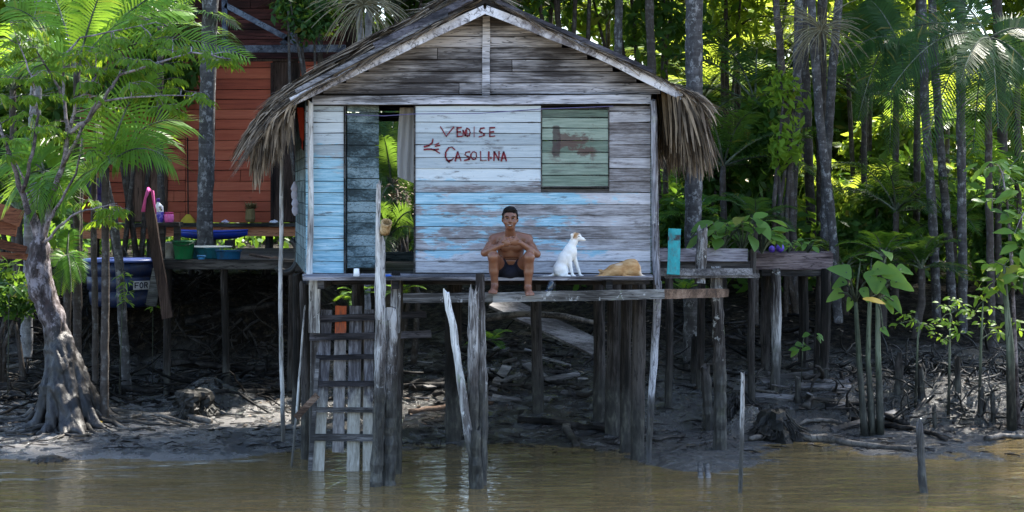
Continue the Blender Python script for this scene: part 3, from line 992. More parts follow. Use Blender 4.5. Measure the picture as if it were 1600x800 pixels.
# boards pinning the thatch along the left verge
rb = MB(); rb.board(W(585, 73, BY + .02), W(738, -3, BY + .02), .085, .03, (0, -.8, .5), jit=.004, segs=6)
rb.build('pinning_board', MT['rung'], roof)
rb = MB(); rb.board(W(462, 143, BY + .0), W(700, 22, BY + .0), .05, .03, (0, -.9, .4), jit=.004, segs=6)
rb.build('pinning_board', MT['plank_grey'], roof)
rb = MB(); rb.board(W(775, 2, BY + .02), W(1020, 112, BY + .02), .05, .03, (0, -.9, .4), jit=.004, segs=6)
rb.build('pinning_board', MT['rung'], roof)

# ---- corner poles, deck, beams, stilts
cp = MB(); cp.pole(W(483, 433, HY - .13), W(486, 160, HY - .13), .036, .030, wob=.008); cp.build('corner_pole', MT['post_white'], house)
cp = MB(); cp.pole(W(1014, 722, 20.15), W(1027, 440, 19.86), .034, .046, wob=.01); cp.pole(W(1027, 445, 19.86), W(1020, 158, 19.86), .046, .034, wob=.01)
cp.build('corner_pole', MT['corner'], house)
cp = MB(); cp.pole(W(441, 690, 20.6), W(438, 215, 20.6), .026, .022, wob=.012); cp.build('eave_pole', MT['post_white'], house)

dk = MB()
for i, (a, b, y0, y1, dz) in enumerate(((475, 762, 19.10, 19.32, 0), (735, 1020, 19.11, 19.33, -.004), (474, 700, 19.33, 19.56, .003), (702, 1018, 19.34, 19.56, 0), (474, 860, 19.57, 19.78, -.003), (862, 1019, 19.57, 19.78, .002), (474, 640, 19.79, 19.975, 0), (642, 1018, 19.79, 19.975, .002))):
    ym = (y0 + y1) / 2
    dk.board((W(a, 0, ym).x, ym, DZ - .018 + dz), (W(b, 0, ym).x, ym, DZ - .018 - dz), y1 - y0 - .012, .034, (0, 0, 1), jit=.004, segs=9)
dk.build('deck', MT['deck'], house)
for px in (505, 620, 752, 862, 950):
    x = W(px, 0, 19.4).x; jo = MB(); jo.board((x, 19.14, DZ - .085), (x, 20.4, DZ - .085), .07, .09, (0, 0, 1)); jo.build('joist', MT['plank_dark'], house)
jo = MB()
jo.board((WX0, 20.1, DZ - .09), (WX1, 20.1, DZ - .09), .10, .08, (0, 0, 1)); jo.build('floor_beam', MT['plank_dark'], house)
jo = MB(); jo.board((back(WX0), RY - .1, DZ - .09), (back(WX1), RY - .1, DZ - .09), .10, .08, (0, 0, 1))
jo.build('floor_beam', MT['plank_dark'], house)
bm = MB(); bm.board(W(630, 466, 18.97), W(776, 464.5, 18.97), .098, .04, jit=.004, segs=6); bm.build('foot_beam', MT['beam_moss'], house)
bm = MB(); bm.board(W(770, 464.5, 18.925), W(1038, 459.5, 18.955), .104, .042, jit=.004, segs=10); bm.build('foot_beam', MT['beam_moss'], house)
bm = MB(); bm.board(W(1030, 459.5, 19.02), W(1136, 457.5, 21.2), .098, .042, jit=.004, segs=5); bm.build('side_beam', MT['plank_brown'], house)

# (px, bottom row, top row, Y, radius px, material)
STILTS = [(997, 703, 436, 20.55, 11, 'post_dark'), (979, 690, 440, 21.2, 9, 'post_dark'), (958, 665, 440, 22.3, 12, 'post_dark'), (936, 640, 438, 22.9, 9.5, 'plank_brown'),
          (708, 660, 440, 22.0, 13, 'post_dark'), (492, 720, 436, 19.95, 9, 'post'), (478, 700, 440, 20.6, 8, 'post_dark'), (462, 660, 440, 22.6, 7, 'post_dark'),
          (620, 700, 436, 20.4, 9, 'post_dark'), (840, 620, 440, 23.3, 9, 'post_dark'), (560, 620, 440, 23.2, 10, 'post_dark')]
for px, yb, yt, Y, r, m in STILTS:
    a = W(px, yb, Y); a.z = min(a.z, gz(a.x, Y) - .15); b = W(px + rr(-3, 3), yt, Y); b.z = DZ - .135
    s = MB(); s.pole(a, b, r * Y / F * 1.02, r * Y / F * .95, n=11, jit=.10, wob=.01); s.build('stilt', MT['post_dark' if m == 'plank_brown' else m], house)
pl = MB(); pl.board(W(491, 520, 19.82), W(492, 437, 19.82), .12, .035, jit=.004, segs=4); pl.build('cladding_board', MT['post_white'], house)
pl = MB(); pl.board(W(617, 520, 19.3), W(619, 436, 19.3), .11, .03, jit=.004, segs=4); pl.build('cladding_board', MT['post'], house)

# clothes line across the front
cl = MB(); pts = [W(540, 179, 19.9), W(600, 181, 19.88), W(648, 178, 19.88), W(750, 177, 19.88), W(850, 170, 19.88), W(958, 166, 19.9)]
cl.tube(pts, .005, 5); tag(cl.build('clothesline', mat_plain('purple_twine', (.10, .09, .20), .7)), 'thin purple line strung across the house front under the white beam', 'clothesline')
# curtain in the doorway
cu = MB(); nzc = 14
for i in range(nzc + 1):
    for j in range(9):
        k = j / 8; x = HX(622 + 24 * k + 3 * (i / nzc)); cu.v.append((x - .05 * math.sin(i / nzc * 2) * (1 - k), HY + .33 + .03 * math.sin(k * 16 + i * .25), HZ(166 + (276 - 166 + 12 * k) * i / nzc)))
for i in range(nzc):
    for j in range(8):
        a = i * 9 + j; cu.f.append((a, a + 1, a + 10, a + 9))
cm = Mat('grey_curtain_cloth'); pb = cm.principled((.50, .50, .50), .9, None, .2); tr = cm.n('ShaderNodeBsdfTranslucent', {'Color': (.5, .5, .48, 1)}); ms = cm.n('ShaderNodeMixShader', {0: .4})
cm.t.links.new(pb.outputs[0], ms.inputs[1]); cm.t.links.new(tr.outputs[0], ms.inputs[2]); cm.t.links.new(ms.outputs[0], cm.out.inputs[0])
tag(cu.build('curtain', cm.m, smooth=True), 'pale grey cloth curtain hanging in the open doorway of the plank house', 'curtain')
# red and black cloth hung at the left corner
cu = MB()
for i in range(9):
    for j in range(7):
        k = j / 6; t = i / 8
        cu.v.append(tuple(W(464 + 34 * k * (1 - .55 * t) + 6 * t, 168 + 60 * t + 8 * math.sin(k * 5) * t, 20.15 + .04 * math.sin(k * 9) + .05 * k)))
for i in range(8):
    for j in range(6):
        a = i * 7 + j; cu.f.append((a, a + 1, a + 8, a + 7))
rm = Mat('red_black_cloth'); nz = rm.noise((6, 6, 2), 1.4, 2); rm.principled(rm.mix(rm.step(nz, .50, .54), (.40, .045, .02), (.012, .010, .012)), .85, None, .2)
tag(cu.build('hanging_cloth', rm.m, smooth=True), 'red and black cloth hanging under the left eave of the thatched roof', 'cloth')
# ------------------------------------------------------------------ ladder
lad = empty('boarding_ladder', W(532, 742, 19.7), 'broad boarding ladder of grey vertical boards and dark rungs in the water', 'ladder')
for (xt, yt, xb, yb, w, up) in ((509, 484, 495, 752, 21, 0), (533, 478, 528, 707, 18, 1), (556, 478, 551, 748, 19.5, 0), (577, 484, 574, 750, 15, 0)):
    b = MB(); b.board(W(xb, yb, 19.72), W(xt, yt, 19.98), w * 19.85 / F, .025, (0, -1, .1), jit=.003, segs=7)
    if up:
        om = Mat('board_with_orange_end'); z = om.xyz()[2]; g = om.noise((22, 22, 1.2), 1.6, 6, .7)
        wood = om.ramp(g, [(.3, (.05, .046, .046)), (.5, (.17, .155, .15)), (.75, (.36, .34, .33))])
        om.principled(om.mix(om.step(om.math('ADD', z, om.math('MULTIPLY', g, .12)), 1.50, 1.58), wood, om.mix(om.step(g, .42, .6), (.50, .10, .03), (.22, .07, .04))), .8, om.bump(g, .5, .008), .25)
        b.build('ladder_board', om.m, lad)
    else: b.build('ladder_board', MT['ladder'], lad)
for (x0, y0, x1, y1, w, m) in ((487, 499, 666, 491, 11, 'rung'), (484, 527, 674, 522, 11, 'rung'), (494, 559, 588, 557, 8, 'rung'), (494, 600, 588, 599, 9, 'rung'), (488, 640, 588, 641, 8, 'ladder'), (485, 683, 588, 684, 11, 'ladder')):
    k = (y0 - 484) / 268; Y = 19.94 - .26 * k
    b = MB(); b.board(W(x0, y0, Y), W(x1, y1, Y - .03), w * Y / F, .035, (0, -1, .1), jit=.004, segs=5)
    b.build('rung', MT['rung' if m == 'rung' else 'plank_grey'], lad)
b = MB(); b.board(W(484, 742, 19.70), W(497, 560, 19.86), .045, .05, jit=.003, segs=4); b.build('side_rail', MT['plank_grey'], lad)
b = MB(); b.board(W(462, 653, 19.55), W(496, 617, 19.66), .075, .03, jit=.004, segs=3)
tag(b.build('splintered_plank', MT['plank_brown']), 'short brown plank jutting out from the left side of the ladder', 'plank')
b = MB(); b.pole(W(455, 728, 20.1), W(477, 480, 20.0), .014, .011, n=7, wob=.006)
tag(b.build('thin_stick', MT['post_white']), 'thin pale stick leaning just left of the boarding ladder', 'stick')

# ------------------------------------------------------------------ mooring posts in the river
def post(name, px0, y0, px1, y1, Y0, Y1, r0, r1, mat, label, cat='post', jit=.12, jag=.05, deep=.4, wob=.012, group=None):
    a = W(px0, y0, Y0); b = W(px1, y1, Y1); d = (a - b).normalized()
    p = MB(); p.pole(a + d * deep, b, r0 * Y0 / F, r1 * Y1 / F, n=12, jit=jit, wob=wob, jag=jag, step=.09)
    return tag(p.build(name, MT[mat]), label, cat, group)


post('mooring_post', 588, 760, 597, 372, 18.7, 18.72, 10.5, 7.5, 'post', 'tall thin pale post beside the ladder with a bamboo piece on it', jit=.16)
post('thin_pole', 593, 500, 591, 284, 18.62, 18.62, 4.5, 3.5, 'post_white', 'slim upright pale pole tied to the tall post beside the ladder', 'pole', deep=0)
post('mooring_post', 610, 760, 608, 486, 18.78, 18.80, 11.5, 10, 'post', 'thick splintered post standing in the water right of the tall thin one', jit=.22, jag=.08)
post('mooring_post', 619, 700, 620, 428, 19.55, 19.5, 8, 8, 'post_dark', 'straight dark post rising to the deck edge behind the thick splintered post', deep=.5)
post('mooring_post', 742, 758, 739, 452, 18.70, 18.72, 10, 8, 'post', 'grey split post in the water below the seated man, left of a pair', jit=.16, jag=.09)
post('mooring_post', 753, 758, 752, 434, 18.80, 18.84, 8, 7, 'post', 'taller post of the pair in the water below the seated man', jit=.14)
post('post_stump', 744, 762, 744, 672, 18.55, 18.55, 9.5, 8.5, 'post_dark', 'short knobbly stump at the water end of the leaning pale pole', 'stump', jit=.22, jag=.05)
post('leaning_pole', 742, 715, 694, 456, 18.62, 18.66, 8, 5, 'post_white', 'pale crooked pole leaning left against the pair of posts in the water', 'pole', jit=.14, wob=.02)
post('deck_post', 1125, 690, 1120, 421, 21.35, 21.3, 11, 9, 'post', 'weathered post right of the house holding the end of the side beam', jit=.14, jag=.06)
post('stake', 1157, 805, 1159, 585, 18.3, 18.3, 3.6, 3.2, 'post_white', 'thin upright stake in the river right of the house', 'stake', jit=.2)
post('stake', 1444, 805, 1438, 659, 18.3, 18.3, 8, 5.5, 'corner', 'thick grey stake in the river near the right edge', 'stake', jit=.15)
bt = MB(); c = W(601, 352, 18.6)
prof_ = [(.052, -.075), (.055, -.02), (.056, .04), (.058, .07), (.047, .068), (.046, -.06)]
bt.lathe(c, prof_, 14)
bm_ = mat_wood('split_bamboo', (.20, .12, .05), (.42, .30, .16), (.62, .50, .33), 'z')
o = bt.build('bamboo_piece', bm_, smooth=True); tag(o, 'short open bamboo piece stuck on the tall thin post', 'bamboo'); o.rotation_euler = (math.radians(38), math.radians(14), 0)

# ------------------------------------------------------------------ small things on the deck
cupm = mat_plain('white_plastic', (.80, .80, .80), .4, .5, .05)
cu = MB(); p = W(557, 428.5, 19.25); p.z = DZ; cu.lathe(p, [(.030, .001), (.034, .003), (.028, .085), (.026, .085), (.030, .01)], 16)
tag(cu.build('plastic_cup', cupm, smooth=True), 'small white plastic cup standing on the deck in front of the doorway', 'cup')
blue = mat_plain('blue_plastic', (.02, .10, .42), .4, .5, .2)
sp = MB(); p = W(606, 431, 19.22); p.z = DZ; sp.lathe(p, [(.035, .0), (.045, .012), (.03, .02), (.006, .022)], 10, .6, .004)
tag(sp.build('plastic_disc', blue), 'small blue plastic lid lying on the deck by the tall post', 'lid')
bo = empty('plastic_bottle', W(857, 456, 18.99), 'clear bluish bottle standing slanted below the deck left of the white dog', 'bottle')
gm = Mat('clear_blue_plastic'); gm.principled((.035, .065, .10), .12, None, .5, **{'Transmission Weight': .6})
b = MB(); b.tube([W(857, 455.5, 18.99), W(859, 450, 18.99), W(861.5, 442, 18.99), W(863, 438.5, 18.99)], [.030, .033, .030, .014], 14); b.build('bottle_body', gm.m, bo, True)
b = MB(); b.tube([W(856.6, 456.8, 18.99), W(857.1, 455.2, 18.99)], [.032, .033], 14); b.build('bottle_base', blue, bo)
tq = Mat('turquoise_paint'); g = tq.noise((8, 8, 3), 2, 5, .7); z = tq.xyz()[2]
tc = tq.ramp(g, [(.3, (.02, .24, .26)), (.6, (.05, .42, .44)), (.8, (.12, .50, .50))])
bar = tq.math('MULTIPLY', tq.step(tq.math('ABSOLUTE', tq.math('SUBTRACT', z, 2.54)), .04, .025), tq.step(g, .4, .52))
st_ = tq.noise((1, 1, .4), 16., 5, .7, (3, 1, 1))
tc = tq.mix(tq.math('MULTIPLY', tq.step(st_, .5, .68), .55), tc, (.12, .13, .12))
tq.principled(tq.mix(bar, tc, (.06, .05, .05)), .7, tq.bump(g, .3, .006), .3)
b = MB(); b.board(W(1052, 429, 20.65), W(1054, 357.5, 20.8), .145, .022, (0, -1, .1), jit=.003, segs=4)
tag(b.build('painted_board', tq.m), 'upright turquoise painted board beside the right corner of the house', 'board')
sd = MB(); sd.board(W(1026, 426, 20.75), W(1174, 425.5, 21.3), .09, .05, (0, -1, .2), jit=.005, segs=6); sd.board(W(1030, 431.5, 20.9), W(1178, 431, 21.45), .05, .25, (0, -1, .05), jit=.004, segs=3)
tag(sd.build('side_plank', MT['plank_grey']), 'grey walkway plank running right from the house deck below the turquoise board', 'plank')
post('broken_post', 1092, 440, 1098, 356, 21.1, 21.15, 8.5, 8, 'post', 'short cracked post leaning on the walkway right of the turquoise board', deep=.02, jit=.14, jag=.06)
# ------------------------------------------------------------------ the seated man
def V3(p): return np.array(p, float)
per = empty('person', W(798, 433, 19.25), 'shirtless man in dark shorts sitting on the deck edge with hands together', 'person')
S = SDF((-.50, 18.68, 1.95), (.46, 19.56, 3.0), .0055)
S.ell(W(798, 423, 19.34), (.165, .135, .12), .03)
S.ell(W(798, 409, 19.28), (.136, .115, .13), .04)
S.ell(W(798, 397, 19.24), (.134, .108, .12), .04)
S.ell(W(798, 384, 19.22), (.150, .108, .11), .05)
S.cap(W(798, 372, 19.115), W(798, 398, 19.10), .006, .006, .012, cut=True)
S.ell(W(798, 404, 19.165), (.09, .03, .012), .02, cut=True)
for sx in (-1, 1):
    S.ell(W(798 + sx * 11, 384, 19.125), (.075, .035, .055), .03)          # chest muscle
    S.cap(W(798 + sx * 9, 368.5, 19.21), W(798 + sx * 26, 374, 19.21), .050, .060, .03)  # trapezius
S.cap(W(798, 371, 19.18), W(797, 358, 19.125), .058, .054, .025)
S.ell(W(797, 338, 19.10), (.077, .097, .100), .015)
S.ell(W(797, 349, 19.065), (.061, .068, .068), .03)
S.ell(W(797, 355.5, 19.035), (.034, .030, .022), .02)                       # chin
for sx in (-1, 1):
    S.ell(W(797 + sx * 7.2, 347, 19.035), (.026, .026, .022), .02)         # cheeks
    S.ell(W(797 + sx * 11.6, 343, 19.11), (.012, .022, .032), .008)        # ears
    S.ell(W(797 + sx * 5.0, 341.3, 18.996), (.018, .014, .012), .008, cut=True)
    S.cap(W(797 + sx * 2.2, 338.8, 19.003), W(797 + sx * 8, 338.8, 19.013), .010, .008, .008)
    S.ell(W(797 + sx * 1.9, 346.7, 18.988), (.010, .011, .009), .006)      # nostrils
S.cap(W(797, 340, 18.998), W(797, 346, 18.978), .009, .013, .008)
S.ell(W(797, 351.0, 18.998), (.026, .014, .008), .006); S.ell(W(797, 353.2, 18.999), (.023, .013, .008), .006)
# arms: elbows on the knees, forearms meeting in front of the chest
AR = {-1: (W(772.5, 376, 19.20), W(757, 395, 18.98), W(784, 383, 18.88)), 1: (W(824, 377.5, 19.22), W(839, 397, 19.01), W(812, 379, 18.90))}
for sx, (sh_, el, wr_) in AR.items():
    S.ell(sh_, (.053, .053, .055), .025)
    m1 = sh_.lerp(el, .45)
    S.chain([sh_, m1, el], [.050, .046, .037], .02)
    m2 = el.lerp(wr_, .35)
    S.chain([el, m2, wr_], [.038, .038, .0245], .015)


def hand(wr_, fwd, across, palm, thumb_sign):
    """palm and five fingers; fwd along the fingers, across towards the index side, palm = facing of the palm"""
    fwd = Vector(fwd).normalized(); across = Vector(across).normalized(); palm = Vector(palm).normalized()
    R = np.array([list(fwd), list(across), list(palm)]).T
    c = wr_ + fwd * .045
    S.ell(c, (.050, .040, .018), .012, R=R)
    for i, (off, L) in enumerate(((.030, .070), (.010, .079), (-.010, .073), (-.030, .058))):
        p0 = wr_ + fwd * .078 + across * off
        p1 = p0 + (fwd * .86 + palm * .5) * L * .42
        p2 = p1 + (fwd * .35 + palm * .94) * L * .33
        p3 = p2 + (-fwd * .35 + palm * .9) * L * .25
        S.chain([p0 - fwd * .02, p0, p1, p2, p3], [.0105, .0105, .0095, .0088, .0080], .004)
    t0 = wr_ + fwd * .025 + across * .028; t1 = t0 + (fwd * .55 + across * .55 + palm * .45) * .038
    t2 = t1 + (fwd * .8 + palm * .5 - across * .1) * .030
    S.chain([t0, t1, t2], [.015, .0115, .0095], .006)


hand(AR[-1][2], (.86, -.15, .48), (-.40, -.25, .88), (.35, .93, .15), 1)
hand(AR[1][2], (-.93, -.20, .12), (.15, -.25, .95), (-.3, .93, .2), 1)
LG = {-1: (W(784, 425, 19.32), W(771, 401.5, 18.95), W(773, 446, 19.01)), 1: (W(812, 425, 19.32), W(826.5, 402, 18.93), W(825, 449, 18.97))}
for sx, (hp, kn, an) in LG.items():
    S.chain([hp, hp.lerp(kn, .5), kn], [.092, .080, .060], .03)
    S.ell(kn + Vector((0, -.015, .005)), (.052, .052, .055), .02)
    S.chain([kn, kn.lerp(an, .5), an], [.054, .046, .036], .02)
    S.ell(kn.lerp(an, .33) + Vector((sx * .006, .028, 0)), (.050, .048, .10), .02)
    heel = an + Vector((0, .035, -.040)); ball = an + Vector((sx * .018, -.125, -.052))
    S.cap(an, heel, .036, .032, .02)
    S.cap(heel, ball, .032, .028, .02)
    S.cap(an + Vector((0, -.02, -.01)), ball + Vector((0, .03, .01)), .034, .026, .02)
    S.ell(ball + Vector((-sx * .008, 0, 0)), (.046, .032, .022), .015)
    for t in range(5):
        o = -sx * (.036 - .018 * t); r = (.0135, .0105, .010, .0095, .009)[t]; L = (.045, .046, .042, .036, .028)[t]
        q = ball + Vector((o, -.012, -.004))
        S.chain([q, q + Vector((sx * .003, -L * .6, .0)), q + Vector((sx * .003, -L, -.014))], [r, r, r * .9], .004)
V, Q = S.mesh()
body = mesh_np('body', V, Q, MT['skin'], per, True)
# hair
H = SDF((-.16, 18.93, 2.66), (.12, 19.26, 2.95), .0055)
H.ell(W(797, 336.5, 19.113), (.083, .098, .100), .01)
H.ell(W(797, 328, 19.045), (.066, .045, .035), .02)
for sx in (-1, 1): H.cap(W(797 + sx * 10.2, 335, 19.075), W(797 + sx * 10.7, 341, 19.08), .018, .010, .01)
H.ell(W(797, 347, 19.0), (.066, .085, .092), .004, cut=True)
H.ell(W(797, 352, 19.07), (.10, .09, .06), .01, cut=True)
V, Q = H.mesh()
hd = V - np.array(W(797, 340, 19.1)); hd /= np.linalg.norm(hd, axis=1, keepdims=True)
V += hd * (fbm(V[:, 0] * 75, V[:, 2] * 75 + V[:, 1] * 60, 4, 2) * .020)[:, None]
mesh_np('hair', V, Q, MT['hair'], per, True)
# shorts
H = SDF((-.32, 18.92, 2.10), (.30, 19.56, 2.50), .0065)
H.ell(W(798, 424, 19.34), (.178, .15, .112), .03)
for sx, (hp, kn, an) in LG.items():
    H.chain([hp, hp.lerp(kn, .46)], [.108, .098], .03)
H.ell(W(798, 426, 19.20), (.10, .12, .085), .03)
H.ell(W(798, 396, 19.24), (.26, .30, .058), .01, cut=True)
V, Q = H.mesh(); V += (fbm(V[:, 0] * 16, V[:, 2] * 16 + V[:, 1] * 12, 8, 3) * .012)[:, None] * np.array([0, -1, .3])
mesh_np('shorts', V, Q, MT['shorts'], per, True)
for sx in (-1, 1):
    e = MB(); c = W(797 + sx * 5.0, 341.4, 19.004)
    e.lathe(c - Vector((0, 0, .006)), [(.003, 0), (.009, .003), (.011, .006), (.009, .010), (.003, .013)], 8); e.build('eye', MT['eye'], per, True)
    e = MB(); e.tube([W(797 + sx * 2.4, 338.4, 18.992), W(797 + sx * 5.4, 337.6, 18.993), W(797 + sx * 8.4, 338.9, 19.010)], [.0035, .0048, .003], 6); e.build('eyebrow', MT['hair'], per, True)
e = MB(); e.tube([W(792.4, 351.3, 19.000), W(794.6, 352.2, 18.988), W(797, 352.5, 18.982), W(799.4, 352.2, 18.988), W(801.4, 351.2, 19.000)], [.002, .0042, .0048, .0042, .002], 6); e.build('mouth', MT['eye'], per)
e = MB(); e.tube([W(793.8, 351.9, 18.989), W(797, 352.2, 18.9785), W(800.2, 351.9, 18.989)], [.001, .0030, .001], 6); e.build('teeth', MT['teeth'], per)

# ------------------------------------------------------------------ dogs
wdm = Mat('white_dog_coat')
vd = wdm.n('ShaderNodeVectorMath', {0: wdm.P, 1: tuple(W(898, 367, 19.39))}, operation='DISTANCE').outputs['Value']
nz = wdm.noise(scale=30, detail=4)
wc = wdm.mix(nz, (.62, .60, .57), (.84, .83, .80))
tan = wdm.mix(nz, (.30, .17, .08), (.48, .30, .16))
wdm.principled(wdm.mix(wdm.step(wdm.math('ADD', vd, wdm.math('MULTIPLY', nz, .03)), .075, .055), wc, tan), .8, wdm.bump(wdm.noise(scale=120, detail=2), .3, .003), .2)
dogw = empty('dog', W(884, 433, 19.4), 'thin white dog with a tan ear patch sitting upright and looking right', 'dog')
S = SDF((.15, 19.2, 2.13), (.86, 19.6, 2.70), .0055)
D = 19.40
S.ell(W(876, 423, D), (.080, .078, .075), .03)
S.chain([W(876, 419, D), W(883, 404, D), W(890, 393, D)], [.076, .070, .070], .03)
S.ell(W(893, 394, D), (.056, .062, .085), .03)
S.chain([W(891, 388, D), W(896, 378, D), W(899, 372, D)], [.052, .041, .038], .02)
S.ell(W(901.5, 369.8, D), (.048, .043, .043), .015)
S.chain([W(904, 371.5, D - .002), W(909, 373.5, D - .004), W(913.5, 374.5, D - .006)], [.030, .021, .015], .012)
for sy in (-1, 1):
    S.chain([W(898, 364.5, D + sy * .034), W(894, 367.5, D + sy * .046), W(893.5, 373, D + sy * .044)], [.013, .018, .010], .006)
    S.ell(W(877, 423, D + sy * .055), (.078, .042, .068), .02)
    S.chain([W(884, 428, D + sy * .075), W(878, 431, D + sy * .08), W(884, 431.8, D + sy * .08), W(890, 431.8, D + sy * .08)], [.025, .02, .016, .015], .01)
S.chain([W(888, 401, D - .045), W(890.5, 412, D - .05), W(893, 423, D - .055), W(895, 430.5, D - .06), W(898.5, 432, D - .065)], [.034, .023, .016, .0145, .014], .01)
S.chain([W(896, 399, D + .045), W(900, 411, D + .05), W(904, 422, D + .05), W(907, 430.5, D + .045), W(911, 432, D + .04)], [.032, .022, .016, .0145, .014], .01)
S.chain([W(867, 428, D), W(859, 432, D - .02), W(850, 432.3, D - .04), W(841, 432.3, D - .05)], [.020, .0135, .011, .007], .01)
V, Q = S.mesh(); V += (fbm(V[:, 0] * 60, V[:, 2] * 45 + V[:, 1] * 30, 8, 3) * .006)[:, None] * np.array([.3, -1, .3])
mesh_np('body', V, Q, wdm.m, dogw, True)
e = MB(); e.tube([W(913.5, 373.5, D - .006), W(915.2, 374.0, D - .007)], [.012, .009], 8); e.build('nose', MT['black'], dogw, True)
for sy in (-1, 1):
    e = MB(); c = W(904.6, 369.3, D + sy * .035); e.lathe(c - Vector((0, 0, .006)), [(.002, 0), (.007, .003), (.009, .006), (.007, .010), (.002, .012)], 8); e.build('eye', MT['eye'], dogw, True)
dn = Mat('ginger_dog_coat'); nz = dn.noise((4, 4, 9), 3., 4, .6); vz = dn.xyz()
dc = dn.ramp(nz, [(.36, (.31, .16, .062)), (.5, (.40, .225, .095)), (.66, (.50, .31, .15))])
pale = dn.step(dn.math('ADD', vz[0], dn.math('MULTIPLY', nz, .05)), W(1001, 0, 19.4).x, W(1006, 0, 19.4).x)
sp2 = dn.n('ShaderNodeVectorMath', {0: dn.P, 1: tuple(W(966, 409, 19.36))}, operation='DISTANCE').outputs['Value']
pale = dn.math('MAXIMUM', pale, dn.math('MULTIPLY', dn.step(dn.math('ADD', sp2, dn.math('MULTIPLY', nz, .06)), .09, .06), .8))
dn.principled(dn.mix(pale, dc, (.62, .50, .38)), .85, dn.bump(dn.noise(scale=110, detail=2), .35, .004), .2)
dogb = empty('dog', W(972, 435, 19.42), 'ginger dog curled up asleep with its back to the river', 'dog')
S = SDF((.78, 19.2, 2.13), (1.5, 19.8, 2.45), .006)
D = 19.42
S.ell(W(985, 419, D), (.105, .115, .098), .04)        # haunch
S.ell(W(968, 424, D - .01), (.13, .12, .080), .05)     # belly and ribs
S.ell(W(952, 428, D + .02), (.095, .11, .058), .05)    # shoulder
S.cap(W(956, 419, D + .02), W(990, 411, D + .02), .030, .036, .04)
S.ell(W(945, 430, D + .10), (.07, .08, .042), .03)     # head tucked in behind
S.ell(W(992, 424, D - .06), (.065, .05, .07), .03)
S.chain([W(996, 424, D - .08), W(1001, 431, D - .09), W(1009, 433, D - .09)], [.036, .020, .014], .015)
S.chain([W(944, 431, D - .06), W(932, 433.3, D - .10), W(920, 433.8, D - .12)], [.026, .014, .008], .02)
S.chain([W(940, 424, D + .10), W(936, 422, D + .12)], [.022, .010], .01)
S.cap(W(977, 409, D - .13), W(970, 432, D - .15), .010, .014, .02, cut=True)
S.cap(W(958, 414, D - .11), W(950, 428, D - .13), .006, .010, .02, cut=True)
S.ell(W(990, 420, D - .06), (.075, .075, .085), .02)
S.chain([W(975, 431, D - .12), W(985, 433, D - .135), W(996, 433, D - .13)], [.020, .016, .014], .01)
V, Q = S.mesh(); V += (fbm(V[:, 0] * 40, V[:, 2] * 40 + V[:, 1] * 30, 8, 3) * .003)[:, None] * np.array([0, -1, .6])
mesh_np('body', V, Q, dn.m, dogb, True)
# ------------------------------------------------------------------ the red house behind
RHY = 30.0
rh = empty('red_house', W(330, 372, RHY), 'faded red plank house with dark doorway behind the palm trunk', 'house')
def rboards(mb, x0, x1, y0, y1, Y, h=16, splits=()):
    y = y1
    while y > y0 + 2:
        hh = min(h * rr(.92, 1.08), y - y0)
        seg = [x0, x1] if rr(0, 1) < .75 else [x0, x0 + (x1 - x0) * rr(.3, .7), x1]
        for p, q in zip(seg[:-1], seg[1:]):
            a = W(p + .4, y - hh / 2, Y); b = W(q - .4, y - hh / 2, Y)
            mb.board(a + Vector((0, rr(-.003, .003), 0)), b + Vector((0, rr(-.003, .003), 0)), (hh - .9) * Y / F, .025, (0, -1, .08), jit=.003, segs=4)
        y -= hh
b = MB(); rboards(b, 290, 426, 96, 348, RHY); rboards(b, 466, 520, 96, 348, RHY); rboards(b, 120, 196, 96, 348, RHY); rboards(b, 196, 262, 96, 240, RHY); rboards(b, 262, 290, 96, 348, RHY)
wall = b.build('front_wall', MT['red'], rh)
b = MB(); b.box((W(320, 0, RHY).x, RHY + .06, W(0, 222, RHY).z), (4.35, .03, 2.7)); 
o = b.build('wall_backing', MT['umber'], wall)
b = MB()
for i in range(5):
    x = 197 + i * 13; b.board(W(x + 6.5, 346, RHY - .03), W(x + 6.5, 241, RHY - .03), 12.4 * RHY / F, .03, jit=.003, segs=3)
b.build('door', mat_wood('brown_door_planks', (.03, .015, .010), (.085, .045, .03), (.15, .09, .065), 'z'), rh)
b = MB(); b.box((W(445, 0, RHY).x, RHY + .02, W(0, 222, RHY).z), (.44, .04, 2.66)); b.build('doorway_shade_sheet', MT['umber'], rh)  # dark sheet filling the opening, stands for the shade inside
b = MB()
for x in (424.5, 467.5): b.board(W(x, 348, RHY - .03), W(x, 98, RHY - .03), .035, .05)
b.build('door_frame', MT['umber'], rh)
b = MB(); b.board(W(300, 77, RHY - .35), W(540, 76, RHY - .35), .12, .10, segs=3, jit=.003)
for p, q in (((352, 8), (470, 71)), ((352, 68), (350, -60)), ((560, -40), (440, 70))): b.board(W(*p, RHY - .30), W(*q, RHY - .30), .09, .07, segs=2)
b.build('roof_truss', MT['steelblue'], rh)
b = MB(); rboards(b, 110, 540, -130, 92, RHY + .9); gwl = b.build('gable_wall', MT['redgable'], rh)
b = MB(); b.box((W(330, 0, RHY).x, RHY + .96, W(0, -20, RHY).z), (4.7, .03, 2.6)); b.build('gable_backing', MT['umber'], gwl)
b = MB(); b.box((W(330, 0, RHY).x, RHY + .48, W(0, 94, RHY).z), (4.7, .95, .04)); b.build('ceiling', MT['umber'], rh)
b = MB()
